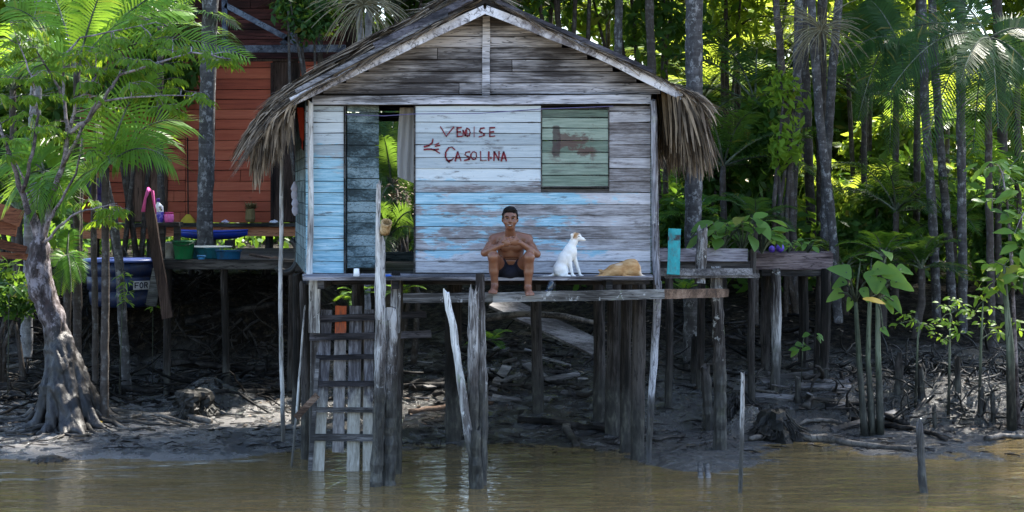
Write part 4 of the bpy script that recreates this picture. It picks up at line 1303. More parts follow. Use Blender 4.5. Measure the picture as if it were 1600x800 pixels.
for sgn, x in ((-1, 100), (1, 560)):
    a = W(330, -190, RHY); e_ = W(x, -20, RHY)
    b.add([(a.x, RHY - .9, a.z), (a.x, RHY + 4.5, a.z), (e_.x, RHY + 4.5, e_.z), (e_.x, RHY - .9, e_.z), (a.x, RHY - .9, a.z + .12), (a.x, RHY + 4.5, a.z + .12), (e_.x, RHY + 4.5, e_.z + .12), (e_.x, RHY - .9, e_.z + .12)], [(0, 1, 2, 3), (7, 6, 5, 4), (0, 3, 7, 4), (1, 5, 6, 2), (2, 6, 7, 3)])
b.build('roof', MT['thatch_core'], rh)
b = MB(); b.board(W(118, 352, RHY - .35), W(520, 351, RHY - .35), .055, .7, (0, -1, 0), segs=8, jit=.005); b.build('porch_floor', MT['plank_dark'], rh)
b = MB(); b.board(W(118, 364, RHY - .62), W(232, 364, RHY - .62), .19, .03, segs=3, jit=.004); b.board(W(236, 362, RHY - .62), W(520, 361, RHY - .62), .16, .03, segs=4, jit=.004); b.build('skirting_board', MT['orange'], rh)
b = MB()
for px in (150, 235, 330, 420, 500):
    p = W(px, 0, RHY - .5); b = MB(); b.pole((p.x, p.y, 1.6), (p.x, p.y, W(0, 356, RHY).z), .07, .07); b.build('stilt', MT['post_dark'], rh)
b = MB(); p = W(294, 348, RHY - .12); b.tube([p, W(293, 215, RHY - .10)], .012, 6); b.tube([p + Vector((0, 0, .0)), p + Vector((0, 0, .1))], [.09, .03], 8)
br = empty('broom', p, 'thin broom leaning on the red wall beside the palm trunk', 'broom')
b1 = MB(); b1.tube([p + Vector((0, 0, .12)), W(293, 215, RHY - .10)], .012, 6); b1.build('handle', MT['umber'], br)
b1 = MB(); b1.tube([p, p + Vector((0, 0, .05)), p + Vector((0, 0, .14))], [.13, .11, .03], 9, jit=.1); b1.build('broom_head', mat_plain('yellow_bristles', (.45, .33, .03), .8), br)
b = MB(); c = W(391, 347, RHY - .25)
b.lathe(c, [(.06, 0), (.085, .05), (.075, .2), (.06, .22)], 10, 1, .01)
for _ in range(50): b.leaf(c + Vector((rr(-.05, .05), rr(-.05, .05), .2)), (rr(-1, 1), rr(-1, 1), rr(.3, 1.4)), (0, 0, 1), rr(.1, .2), .04)
tag(b.build('flower_pot', mat_plain('mossy_pot', (.16, .12, .05), .8, var=.5)), 'small mossy pot with a withered plant by the red wall', 'plant pot')
for px, r, col, lab in ((352, .07, (.5, .42, .55), 'crumpled pale rag on the porch of the red house near the pot'), (428, .08, (.55, .55, .65), 'crumpled white rag by the dark doorway of the red house')):
    b = MB(); c = W(px, 348.5, RHY - .45); b.lathe(c, [(.02, 0), (r, .01), (r * .7, .03), (.004, .05)], 11, .6, .012)
    tag(b.build('rag', mat_plain('rag_' + str(px), col, .9)), lab, 'rag')
b = MB()
for i in range(6): b.lathe(W(148 + i * 2, 298, RHY - .18) + Vector((0, 0, -.12 * i)), [(.05, 0), (.17 - .01 * i, .06), (.12, .2)], 9, .4, .02)
tag(b.build('hanging_garment', mat_plain('purple_cloth', (.05, .03, .11), .9, var=.5)), 'dark purple garment hanging on the red house wall behind the left palms', 'clothing')

# ------------------------------------------------------------------ side platform, tank and washing things
pf = empty('washing_platform', W(350, 404, 26), 'grey plank washing platform on posts in front of the red house', 'platform')
b = MB(); y = 24.2
while y < 29.2:
    x0 = W(250 if y < 25.5 else 236, 0, y).x; x1 = W(470, 0, y).x
    b.board((x0, y + .1, 2.13), (x1, y + .1, 2.13), .19, .04, (0, 0, 1), jit=.006, segs=4); y += .2
b.build('deck', MT['plank_dark'], pf)
b = MB(); b.board((W(250, 0, 24.15).x, 24.15, 2.08), (W(472, 0, 24.15).x, 24.15, 2.08), .10, .05); b.build('edge_beam', MT['plank_dark'], pf)
for px, Y in ((262, 24.3), (352, 24.3), (455, 24.3), (300, 27.5), (420, 27.5)):
    p = W(px, 0, Y); b = MB(); b.pole((p.x, Y, gz(p.x, Y) - .2), (p.x, Y, 2.1), .055, .05); b.build('post', MT['post_dark'], pf)
tank = empty('water_tank', W(196, 478, 25.9), 'big round dark blue water tank marked FOR behind the leaning post', 'water tank')
tc_ = W(192, 478, 25.9); tz = W(0, 408, 25.3).z
bluet = mat_plain('dark_blue_tank_plastic', (.008, .018, .062), .45, .4, .3, stain=.6)
b = MB(); HH = tz - tc_.z
b.lathe(tc_, [(.42, 0), (.46, .03), (.485, HH * .30), (.475, HH * .31), (.475, HH * .35), (.50, HH * .36), (.515, HH * .62), (.505, HH * .63), (.505, HH * .67), (.525, HH * .68), (.54, HH - .03)], 40)
b.build('tank_body', bluet, tank, True)
b = MB(); b.lathe(tc_ + Vector((0, 0, HH - .03)), [(.545, 0), (.575, .005), (.580, .03), (.55, .045), (.30, .055), (.0, .06)], 40); b.build('lid', mat_plain('blue_tank_lid', (.05, .08, .24), .35, .5, .2), tank, True)
# label FOR on the tank
wl = mat_plain('white_label', (.42, .42, .44), .6, .3, .15, stain=.5); dkl = mat_plain('dark_lettering', (.012, .014, .03), .6)
a0 = math.radians(-90 + 43); R0 = .507
def tp(u, v, dr):                       # u metres along the wall, v metres up
    a = a0 + u / R0; return Vector((tc_.x + math.cos(a) * (R0 + dr + .02 * v), tc_.y + math.sin(a) * (R0 + dr + .02 * v), tc_.z + HH * .475 + v))
b = MB(); n = 8
for dr in (.010, .016):
    for i in range(n + 1):
        u = -.13 + .26 * i / n
        b.v += [tuple(tp(u, -.062, dr)), tuple(tp(u, .062, dr))]
for i in range(n):
    a = 2 * i; c = a + 2 * (n + 1)
    b.f += [(a, a + 1, a + 3, a + 2), (c, c + 2, c + 3, c + 1), (a, a + 2, c + 2, c), (a + 1, c + 1, c + 3, a + 3)]
lab = b.build('label', wl, tank)
b = MB()
for stx in ([(-.105, -.04), (-.105, .042)], [(-.105, .036), (-.050, .036)], [(-.105, .0), (-.060, .0)],
            [(-.012, -.038), (-.034, -.02), (-.034, .02), (-.012, .04), (.010, .02), (.010, -.02), (-.012, -.038)],
            [(.038, -.04), (.038, .042)], [(.038, .036), (.078, .036), (.088, .02), (.078, .002), (.038, .002)], [(.06, .002), (.09, -.04)]):
    for p, q in zip(stx[:-1], stx[1:]):
        A = tp(*p, .019); B = tp(*q, .019); b.board(A, B, .016, .004, (math.cos(a0), math.sin(a0), 0), segs=1)
b.build('lettering', dkl, lab)

p0 = W(262, 462, 24.0); p1 = W(229, 297, 24.0)
b = MB(); b.board(p0 - Vector((0, 0, .3)), p1, .135, .09, (0, -1, 0), jit=.006, segs=8)
tag(b.build('leaning_post', MT['umber']), 'dark leaning board post with a pink cloth over its top', 'post')
stl = empty('wash_stand', W(262, 400, 24.45), 'small dark wooden stand carrying the detergent bottle', 'stand')
b = MB(); b.board(W(241, 350.5, 24.45), W(283, 350, 24.45), .05, .32, (0, -1, 0), jit=.004, segs=3); b.build('stand_top', MT['plank_dark'], stl)
for px in (252, 277):
    b = MB(); b.board(W(px, 404, 24.4), W(px, 353.5, 24.4), .09, .06, segs=2); b.build('leg', MT['plank_dark'], stl)
pk = mat_plain('pink_cloth', (.62, .10, .30), .8, .2, .3)
b = MB()
for off in (0, .03, .06):
    pts = [W(222 + off * 60, 331, 23.94), W(227, 310, 23.93), W(232 + off * 30, 294, 23.95), W(238, 299, 23.96), W(241, 318 + off * 60, 23.95), W(244, 334 - off * 90, 23.95)]
    b.tube(pts, [.012, .016, .022, .022, .016, .008], 6, .2)
tag(b.build('pink_cloth', pk, smooth=True), 'twisted pink cloth hung over the top of the leaning dark post', 'cloth')
# detergent bottle with a handle hole
bt = empty('detergent_bottle', W(249, 348, 24.4), 'white and purple detergent bottle standing next to the pink tub', 'bottle')
S = SDF(V3(W(249, 348, 24.4)) - V3((.13, .10, .02)), V3(W(249, 348, 24.4)) + V3((.13, .10, .36)), .005)
c = W(249, 348, 24.4)
S.cap(c + Vector((0, 0, .06)), c + Vector((0, 0, .20)), .058, .056, .02); S.cap(c + Vector((0, 0, .03)), c + Vector((0, 0, .06)), .055, .058, .02)
S.cap(c + Vector((-.012, 0, .20)), c + Vector((-.015, 0, .275)), .052, .020, .02)
S.cap(c + Vector((.022, -.09, .175)), c + Vector((.022, .09, .175)), .017, .017, .008, cut=True); S.cap(c + Vector((.018, -.09, .205)), c + Vector((.018, .09, .205)), .014, .014, .008, cut=True)
V, Q = S.mesh(); wm_ = Mat('bottle_plastic_and_label'); z = wm_.xyz()[2]
lm = wm_.math('MULTIPLY', wm_.step(z, c.z + .15, c.z + .145), wm_.step(z, c.z + .0, c.z + .01))
wm_.principled(wm_.mix(lm, (.78, .78, .82), wm_.mix(wm_.step(wm_.noise(scale=14, detail=2), .5, .56), (.05, .04, .42), (.22, .20, .62))), .35, None, .5)
mesh_np('bottle_body', V, Q, wm_.m, bt, True)
b = MB(); b.lathe(c + Vector((-.015, 0, .285)), [(.024, 0), (.024, .04), (.018, .048), (.003, .05)], 14); b.build('cap', mat_plain('purple_cap', (.08, .02, .25), .4), bt, True)
pj = empty('pink_tub', W(264, 348, 24.4), 'small bright pink plastic tub on the wooden stand', 'tub')
b = MB(); c = W(264, 348.4, 24.4); b.lathe(c, [(.045, 0), (.058, .01), (.068, .06), (.066, .11), (.058, .125), (.052, .125), (.055, .02)], 18); b.build('tub_body', mat_plain('pink_plastic', (.70, .13, .42), .35, .5, .1), pj, True)
b = MB(); b.lathe(c + Vector((0, 0, .126)), [(.062, 0), (.062, .018), (.05, .022), (.002, .023)], 18); b.build('lid', mat_plain('dark_pink_plastic', (.50, .03, .16), .35), pj, True)


def vessel(name, px, pyb, Y, r0, r1, h, col, label, cat, rim=.008, squash=1.0, extra=None):
    c = W(px, pyb, Y); c.z = 2.155
    v = empty(name, c, label, cat)
    b = MB(); b.lathe(c, [(r0 * .96, 0), (r0, .006), (r1, h), (r1 + rim, h), (r1 + rim, h - .02), (r1 + rim, h + .004), (r1 - .004, h + .004), (r0 - .006, .012), (.001, .012)], 24, squash)
    b.build(cat.replace(' ', '_') + '_body', mat_plain(label.replace(' ', '_')[:40], col, .5, .4, .3, stain=.6), v, True)
    return v, c


v, c = vessel('paint_bucket', 263, 404, 24.75, .105, .120, .22, (.42, .40, .35), 'dirty white paint bucket behind the green bucket', 'bucket')
v, c = vessel('green_bucket', 287, 406, 24.42, .125, .150, .25, (.012, .16, .055), 'dark green plastic bucket at the edge of the washing platform', 'bucket')
b = MB(); b.tube([c + Vector((.155 * math.cos(a), .155 * math.sin(a) - .02, .25 - .06 * max(0, -math.sin(a)))) for a in np.linspace(math.pi, 2 * math.pi, 12)], .004, 5); b.build('handle', MT['black'], v)
v, c = vessel('wash_basin', 326, 404, 24.8, .22, .30, .155, (.03, .22, .30), 'wide teal wash basin with a pale rim behind the green bucket', 'basin', .02)
b = MB(); b.lathe(c + Vector((0, 0, .155)), [(.302, -.006), (.326, .0), (.326, .010), (.30, .010)], 24); b.build('rim', mat_plain('pale_rim', (.55, .55, .52), .5), v, True)
v, c = vessel('blue_crate', 357, 407, 24.4, .16, .175, .125, (.010, .095, .22), 'shallow dark blue tub right of the teal basin', 'tub', .008, .7)
b = MB()
for _ in range(40): b.leaf(c + Vector((rr(-.13, .13), rr(-.08, .08), .115)), (rr(-1, 1), rr(-1, 1), rr(.2, .9)), (0, 0, 1), rr(.03, .07), .025)
b.build('green_leaves', MT['leaf_lime'], v)
v, c = vessel('blue_jug', 315, 405, 24.35, .045, .055, .05, (.05, .28, .60), 'tiny light blue cup lying at the foot of the teal basin', 'cup', .003)
# blue canoe
cn = empty('blue_canoe', W(332, 378, 28.5), 'bright blue plastic canoe hull lying on the platform behind the tubs', 'canoe')
b = MB(); cc = W(332, 378, 28.5);  n = 20; m_ = 12; Lc = 55 * 28.5 / F
for i in range(n + 1):
    t = -1 + 2 * i / n; wdt = (1 - abs(t) ** 2.6) ** .8 * .24 + .004; hg = .13 + .05 * t * t
    for j in range(m_ + 1):
        a = math.pi * j / m_; b.v.append((cc.x + t * Lc, cc.y + math.cos(a) * wdt, cc.z + .165 + .02 * t * t - math.sin(a) ** .8 * (hg - .03 * t * t) * (1 - .5 * abs(t) ** 3)))
for i in range(n):
    for j in range(m_):
        a = i * (m_ + 1) + j; b.f.append((a, a + 1, a + m_ + 2, a + m_ + 1))
for i in range(n): b.f.append((i * (m_ + 1), (i + 1) * (m_ + 1), (i + 1) * (m_ + 1) + m_, i * (m_ + 1) + m_))
hm = mat_plain('bright_blue_hull', (.008, .035, .30), .4, .4, .25, stain=.5); b.build('hull', hm, cn, True)
b = MB()
for s in (-1, 1):
    b.tube([Vector((cc.x + t * Lc, cc.y + s * ((1 - abs(t) ** 2.6) ** .8 * .245 + .004), cc.z + .17 + .02 * t * t)) for t in np.linspace(-1, 1, 21)], .014, 6)
b.build('gunwale', mat_plain('blue_gunwale', (.012, .05, .38), .3), cn, True)
b = MB()
for t in (-.5, .5): b = MB(); b.board((cc.x + t * Lc, cc.y, 2.16), (cc.x + t * Lc, cc.y, cc.z + .03), .12, .3); b.build('trestle', MT['plank_dark'], cn)
b = MB(); b.board(W(392, 398, 25.2), W(424, 404, 24.7), .07, .03, (0, 0, 1), segs=3, jit=.004); b.board(W(424, 404, 24.7), W(440, 409, 24.5), .14, .025, (0, -.5, 1), segs=3, jit=.01)
tag(b.build('paddle', MT['umber']), 'dark wooden paddle lying on the washing platform near the house', 'paddle')
tyre = MB(); ct = W(447, 399, 23.4)
pts = [ct + Vector((math.cos(a) * .16, .02 * math.sin(a), math.sin(a) * .22)) for a in np.linspace(-2.4, 1.2, 14)]
tyre.tube(pts, .045, 8); tag(tyre.build('hose', MT['black'], smooth=True), 'thick black hose curving up at the left side of the plank house', 'hose')
for (px, py, lab) in ((460, 298, 'upper crumpled white bag hung on the left wall of the plank house'), (461, 322, 'lower crumpled white bag hung on the left wall of the plank house')):
    b = MB(); c = W(px, py + 14, 20.5); b.lathe(c, [(.01, 0), (.035, .02), (.04, .06), (.028, .09), (.045, .13), (.03, .17), (.012, .2)], 9, .5, .012)
    tag(b.build('plastic_bag', mat_plain('white_bag' + str(py), (.27, .27, .33), .5, stain=.6)), lab, 'bag')
lp = MB(); lp.board(W(236, 478, 24.6), W(247, 420, 24.9), .15, .03, (0, -1, .3), segs=3, jit=.005)
tag(lp.build('loose_plank', MT['plank_grey']), 'grey plank leaning at the right side of the blue tank', 'plank')
# orange-brown planks at the left edge
ob = empty('plank_stack', W(12, 402, 25), 'pile of orange brown planks at the left edge behind the tree', 'planks')
for i, (x0, y0, x1, y1, w) in enumerate(((-30, 322, 34, 342, 26), (-30, 352, 26, 360, 20), (-30, 372, 40, 392, 14), (-40, 396, 45, 402, 10))):
    b = MB(); b.board(W(x0, y0, 25 + .1 * i), W(x1, y1, 25 + .1 * i), w * 25 / F, .05, (0, -1, .2), segs=4, jit=.004); b.build('plank', MT['rust'], ob)

# ------------------------------------------------------------------ planters on the right
pt = empty('planter_box', W(1245, 585, 24.2), 'raised dark wooden planter box on tall posts at the forest edge', 'planter')
Yp = 24.0
b = MB(); b.board(W(1181, 408, Yp), W(1301, 408, Yp), 26 * Yp / F, .05, jit=.004, segs=8); b.board(W(1183, 404, Yp + .8), W(1299, 404, Yp + .8), 24 * Yp / F, .05, segs=3)
for px in (1183.5, 1298.5):
    x = W(px, 0, Yp).x; z = W(0, 408, Yp).z; b.board((x, Yp + .03, z), (x, Yp + .77, z), .21, .04, (1, 0, 0))
b.build('box_boards', mat_wood('purple_brown_planks', (.03, .02, .022), (.085, .06, .062), (.22, .17, .17), 'x'), pt)
b = MB(); b.board(W(1190, 425, Yp + .05), W(1296, 426, Yp + .05), .10, .08, segs=3); b.build('bearer', MT['plank_dark'], pt); b = MB(); b.board(W(1200, 425, Yp + .7), W(1290, 426, Yp + .7), .10, .08); b.build('bearer', MT['plank_dark'], pt)
b = MB(); z = W(0, 399, Yp).z; x0, x1 = W(1185, 0, Yp).x, W(1297, 0, Yp).x; b.box(((x0 + x1) / 2, Yp + .4, z - .08), (x1 - x0, .72, .14)); b.build('soil', MT['mudlump'], pt)
for px, yb, r, Y in ((1211, 592, 8, 23.8), (1289, 585, 8, 24.0), (1255, 540, 8, 24.75), (1279, 572, 6, 24.3), (1199, 560, 8, 24.6)):
    a = W(px + rr(-2, 2), yb, Y); a.z = min(a.z, gz(a.x, Y)) - .15; t = W(px + rr(-3, 3), 424, Y); t.z = W(0, 421, Yp).z
    b = MB(); b.pole(a, t, r * Y / F, r * Y / F * .95, n=10, jit=.14, wob=.015); b.build('post', MT['post_dark'] if px != 1211 else MT['post'], pt)
tr = empty('planter_trough', W(1100, 433, 23.2), 'long grey plank trough full of broad leaved plants behind the broken post', 'planter')
Yt = 23.2
b = MB(); b.board(W(1018, 398, Yt), W(1168, 398, Yt), 20 * Yt / F, .05, jit=.005, segs=8); b.build('upper_plank', mat_wood('pale_mauve_plank', (.09, .08, .09), (.24, .22, .25), (.42, .40, .44), 'x'), tr)
b = MB(); b.board(W(1018, 415, Yt + .04), W(1172, 415, Yt + .04), 14 * Yt / F, .05, jit=.004, segs=6); b.board(W(1018, 410, Yt + .6), W(1168, 410, Yt + .6), .24, .04); b.build('lower_plank', MT['plank_dark'], tr)
b = MB(); z = W(0, 394, Yt).z; x0, x1 = W(1020, 0, Yt).x, W(1168, 0, Yt).x; b.box(((x0 + x1) / 2, Yt + .32, z - .09), (x1 - x0, .52, .14)); b.build('soil', MT['mudlump'], tr)
for px, yb, y1, r, Y in ((1175, 560, 390, 5.5, 23.3), (1045, 560, 421, 6, 23.4), (1095, 560, 421, 6, 23.9)):
    a = W(px, yb, Y); a.z = min(a.z, gz(a.x, Y)) - .15; b = MB(); b.pole(a, W(px, y1, Y), r * Y / F, r * Y / F, n=8); b.build('post', MT['post_dark'], tr)

def aroid_shape(k): return max(.02, (min(1, .55 + k * 3.2) if k < .14 else 1) * (1 - k) ** .62 * (1.0 if k > .02 else .7))
def oval_shape(k): return max(.02, math.sin(math.pi * min(1, k * .97 + .03)) ** .75)
def broadplant(name, c, n, h, L, label, mat='leaf_aroid', spread=.6, group=None, shape=oval_shape, cat='plant'):
    e = empty(name, c, label, cat, group)
    lv = MB(); stm = MB()
    for i in range(n):
        a = rr(0, 2 * math.pi); hh = h * rr(.45, 1)
        tip = Vector(c) + Vector((math.cos(a) * spread * rr(.2, 1) * h, math.sin(a) * spread * rr(.2, 1) * h, hh))
        stm.tube([Vector(c), Vector(c).lerp(tip, .5) + Vector((0, 0, hh * .12)), tip], [.010, .008, .006], 5)
        d = Vector((math.cos(a), math.sin(a), rr(-.5, .5))); nn = Vector((rr(-.4, .4), rr(-.8, .2), 1))
        lv.sheetleaf(tip, d, nn, L * rr(.7, 1.1), L * rr(.42, .6), shape, .15, rr(.1, .5))
    stm.build('stems', MT['greenstem'], e); lv.build('leaves', MT[mat], e, True)
    return e
for px, py, n, h, lab in ((1128, 394, 15, .36, 'large clump of pale green broad leaves in the left half of the trough'), (1160, 392, 13, .40, 'tall clump of broad leaves at the middle of the trough'),
                          (1190, 396, 10, .30, 'low broad leaves hanging over the gap between trough and planter box'), (1232, 395, 11, .16, 'low grey green herbs in the planter box right of the purple fruits'), (1262, 395, 9, .14, 'smallest tuft of herbs at the right end of the planter box')):
    broadplant('garden_plant', W(px, py, 23.55 if px < 1200 else 24.3), int(n * 1.5), h * 1.15, .29 if px < 1200 else .14, lab, 'leaf_aroid', .8)
for px, lab in ((1206, 'left of two purple fruits on the planter box'), (1219, 'right of two purple fruits on the planter box')):
    b = MB(); c = W(px, 394.5, 24.08); r = .045 if px < 1210 else .058
    b.lathe(c, [(.01, 0), (r * .8, r * .35), (r, r), (r * .75, r * 1.7), (r * .3, r * 2.0), (.006, r * 2.05)], 14, 1, .003)
    tag(b.build('purple_fruit', mat_plain('purple_skin' + str(px), (.10, .05, .36), .4), smooth=True), lab, 'fruit')
# ------------------------------------------------------------------ the big tree on the left
Yt_ = 22.7
bt_base = W(108, 655, Yt_)
tree = empty('riverside_tree', bt_base, 'leaning tree with flared buttress roots and bright green drooping leaves on the mud', 'tree')
S = SDF((-7.1, 21.7, -.15), (-3.4, 24.3, 2.9), .024)
def tw(px, py, dy=0.): return W(px, py, Yt_ + dy)
S.chain([tw(108, 655), tw(104, 600), tw(96, 550), tw(80, 495), tw(66, 455), tw(60, 420), tw(62, 385), tw(66, 350)], [.29, .21, .168, .145, .132, .127, .12, .07], .06)
for (dx, dy, y0, r0) in ((-46, -.28, 560, .09), (-30, -.5, 545, .10), (-6, -.55, 535, .10), (16, -.52, 540, .10), (36, -.35, 530, .10), (52, .0, 550, .10), (-40, .2, 560, .10), (10, .5, 560, .1)):
    a = tw(97 + dx * .22, y0, dy * .22); m_ = tw(103 + dx * .55, 610, dy * .55); e_ = tw(108 + dx * 1.05, 652, dy); e_.z = gz(e_.x, e_.y) + .02
    f_ = e_ + Vector((dx * .006 + rr(-.06, .06), dy * .5, -.05)); f_.z = gz(f_.x, f_.y) - .02
    S.chain([a, m_, e_, f_], [r0 * .7, r0 * 1.0, r0 * .75, .03], .05)
V, Q = S.mesh()
nn = fbm(V[:, 0] * 9 + V[:, 1] * 7, V[:, 2] * 3.2, 4, 4)
ang = np.stack([V[:, 0] - bt_base.x + (V[:, 2] - bt_base.z) * .2, V[:, 1] - Yt_, V[:, 2] * 0], 1); ang /= np.linalg.norm(ang, axis=1, keepdims=True) + 1e-6
V += ang * (nn * .16 + fbm(np.arctan2(ang[:, 1], ang[:, 0]) * 5.5, V[:, 2] * .8, 14, 3) * .12 * np.clip(1.6 - V[:, 2], 0, 1))[:, None]
mesh_np('trunk', V, Q, MT['treebark'], tree, True)
rt = MB()
for i in range(46):
    a = rr(-3.4, .5) if i < 34 else rr(0, 6.28); L = rr(.35, 1.1) * (1.25 if math.cos(a) > .4 else 1)
    r = rr(.012, .045); p = Vector((bt_base.x + math.cos(a) * rr(.25, .5), Yt_ + math.sin(a) * rr(.2, .45), 0)); pts = []
    ca = a
    for k in range(8):
        z = gz(p.x, p.y); pts.append(Vector((p.x, p.y, z + (.10 if k == 0 else rr(-.005, .03)))))
        ca += rr(-.45, .45); p = p + Vector((math.cos(ca), math.sin(ca) * .7, 0)) * L / 7
    rt.tube(pts, [r * (1 - .1 * k) for k in range(8)], 7, .15)
rt.build('surface_roots', MT['drift'], tree, True)
# limbs
LIMBS = [([(64, 385, 0), (48, 340, -.1), (30, 290, -.2), (6, 215, -.3), (-8, 170, -.3)], .055), ([(66, 380, 0), (78, 320, .1), (97, 262, .1), (108, 205, .0), (118, 165, -.1), (150, 120, -.2)], .05),
         ([(66, 370, 0), (52, 330, .1), (40, 285, .2), (22, 250, .2)], .032), ([(108, 208, 0), (140, 185, -.2), (172, 140, -.3), (187, 118, -.35), (240, 100, -.4), (300, 82, -.4), (360, 92, -.4)], .030),
         ([(68, 385, 0), (92, 355, -.3), (118, 333, -.4), (150, 325, -.45), (182, 318, -.45)], .022), ([(100, 250, .1), (104, 195, .2), (98, 150, .3), (100, 90, .3), (125, 60, .3), (220, 40, .2)], .030),
         ([(97, 262, .1), (120, 215, -.3), (150, 160, -.4), (225, 150, -.5), (300, 150, -.5)], .025), ([(36, 300, -.2), (50, 240, -.4), (60, 180, -.4), (50, 120, -.4), (30, 70, -.3)], .028), ([(98, 150, .3), (70, 100, .2), (40, 50, .2)], .02),
         ([(64, 375, 0), (76, 345, -.2), (88, 325, -.3), (120, 270, -.35), (128, 215, -.35)], .03)]
NODES = []
for pts, r in LIMBS:
    b = MB(); P3 = []
    for i in range(len(pts) - 1):
        for k in range(4):
            t = k / 4; q = [pts[i][j] + (pts[i + 1][j] - pts[i][j]) * t for j in range(3)]
            P3.append(tw(*q) + Vector((rr(-.012, .012), rr(-.02, .02), rr(-.01, .01))))
    P3.append(tw(*pts[-1])); NODES += P3[3:]
    b.tube(P3, [r * (1 - .75 * i / (len(P3) - 1)) for i in range(len(P3))], 8, .08); b.build('branch', MT['twig'], tree, True)
CL = [(15, 35), (35, 60), (60, 45), (25, 80), (60, 75), (100, 85), (125, 85), (150, 75), (175, 85), (200, 95), (120, 105), (160, 110), (190, 110), (215, 95), (245, 70), (265, 40), (255, 100), (280, 80), (300, 75), (330, 85), (352, 95), (235, 30), (230, 60), (75, 115), (40, 120), (15, 120), (255, 125), (285, 140), (310, 150), (240, 150), (255, 165), (170, 170), (25, 190), (55, 200), (85, 210), (15, 215), (45, 180), (10, 240), (100, 190), (150, 150), (140, 315), (165, 325), (185, 330), (155, 343), (130, 130), (205, 130), (-5, 150), (-8, 90), (-5, 60), (60, 150), (30, 150), (270, 58), (180, 60)]
lv = MB(); tg = MB()
for (px, py) in CL:
    c0 = tw(px, py, rr(-.55, .35)); nd = min(NODES, key=lambda q: (q - c0).length)
    md = nd.lerp(c0, .5) + Vector((0, 0, .04)); tg.tube([nd, md, c0], [.008, .006, .004], 5)
    for s in range(6):
        a = rr(0, 6.28); o = Vector((math.cos(a) * rr(.02, .15), math.sin(a) * rr(.02, .2), rr(-.04, .04)))
        d = Vector((math.cos(a), math.sin(a) * .8, rr(-.2, .2))).normalized()
        p = c0 + o; L = rr(.14, .24); n = RND.randint(4, 6)
        tg.tube([c0, p, p + d * L * .5 + Vector((0, 0, .0)), p + d * L - Vector((0, 0, .06))], [.004, .003, .002, .0015], 4)
        side = d.cross(Vector((0, 0, 1))).normalized()
        for k in range(n):
            q = p + d * (L * (k + .3) / n) - Vector((0, 0, .06 * (k / n) ** 2))
            for s2 in (-1, 1):
                ld = side * s2 * .6 + d * .5 + Vector((0, 0, rr(-1.0, -.5)))
                lv.leaf(q, ld, Vector((rr(-.35, .35), rr(-.9, -.1), .7)) + side * s2 * .4, rr(.085, .14), rr(.030, .044), .15, rr(.05, .25))
tg.build('twigs', MT['twig'], tree); lv.build('leaves', MT['leaf_tree'], tree)


# ------------------------------------------------------------------ palms
def frond(lf, st, base, ctrl, tip, n=34, ll=.42, lw=.030, hang=.6, r=.016, vshape=.35, start=.16, face=None, fan=False):
    base, ctrl, tip = Vector(base), Vector(ctrl), Vector(tip)
    def B(t): return base * (1 - t) ** 2 + ctrl * 2 * t * (1 - t) + tip * t * t
    st.tube([B(i / 10) for i in range(11)], [r * (1 - .85 * i / 10) + .002 for i in range(11)], 5)
    for i in range(n):
        t = start + (1 - start) * (i + .5) / n
        p = B(t); d = (B(min(1, t + .02)) - B(max(0, t - .02))).normalized()
        sd = d.cross(face if face is not None else Vector((0, 0, 1)))
        if sd.length < .05: sd = Vector((1, 0, 0))
        sd.normalize(); up = sd.cross(d).normalized()
        if (up.z if face is None else up.dot(face)) < 0: up = -up
        L = ll * (math.sin(math.pi * (.16 + .80 * (t - start) / (1 - start))) ** .7) * rr(.88, 1.08)
        fwd = .35 + .75 * (t - start) / (1 - start)
        if fan: L = ll * rr(.9, 1.05) * (.75 + .25 * math.sin(math.pi * t)); fwd = .15 + 2.6 * ((t - start) / (1 - start)) ** 1.6
        for s in (-1, 1):
            ld = (sd * s + d * fwd + up * (vshape + rr(-.12, .12))).normalized()
            m_ = p + ld * L * .5 - Vector((0, 0, hang * L * .10))
            e_ = m_ + (ld - Vector((0, 0, hang * rr(.7, 1.2)))).normalized() * L * .5
            wd = d * lw * .5
            o = len(lf.v)
            lf.v.extend([tuple(p - wd * .5), tuple(p + wd * .5), tuple(m_ - wd), tuple(m_ + wd), tuple(e_)])
            lf.f.extend([(o, o + 1, o + 3, o + 2), (o + 2, o + 3, o + 4)])


CROWNS = {}
def crown_data(key, nf, L, mat, seed, up=(.1, 1.3), hang=.6, n=32, ll=.42, lw=.032, dead=0):
    """crown meshes round the origin, shared by every palm that uses the key"""
    global RND
    keep = RND; RND = random.Random(seed)
    lf, st, dd = MB(), MB(), MB()
    for i in range(nf):
        a = i * 2.399 + rr(-.25, .25); el = rr(*up); l = L * rr(.8, 1.1)
        d = Vector((math.cos(a) * math.cos(el), math.sin(a) * math.cos(el), math.sin(el)))
        ctrl = d * l * .55; tip = Vector((math.cos(a), math.sin(a), 0)) * l * (.45 + .5 * math.cos(el)) + Vector((0, 0, l * (.95 * math.sin(el) - .42)))
        frond(lf, st, (0, 0, 0), ctrl, tip, n, ll, lw, hang)
    for i in range(dead):
        a = rr(0, 6.28); l = L * rr(.6, .85)
        frond(dd, dd, (0, 0, -.1), Vector((math.cos(a) * .5 * l, math.sin(a) * .5 * l, -.05)), Vector((math.cos(a) * .55 * l, math.sin(a) * .55 * l, -l * .75)), 22, ll * .8, lw, 1.6)
    RND = keep
    out = {}
    for nm, b, m in (('fronds', lf, mat), ('frond_stalks', st, 'greenstem'), ('dead_fronds', dd, 'dryfrond')):
        if not b.v: continue
        me = bpy.data.meshes.new(key + '_' + nm); me.from_pydata(b.v, [], b.f); me.materials.append(MT[m]); out[nm] = me
    CROWNS[key] = out


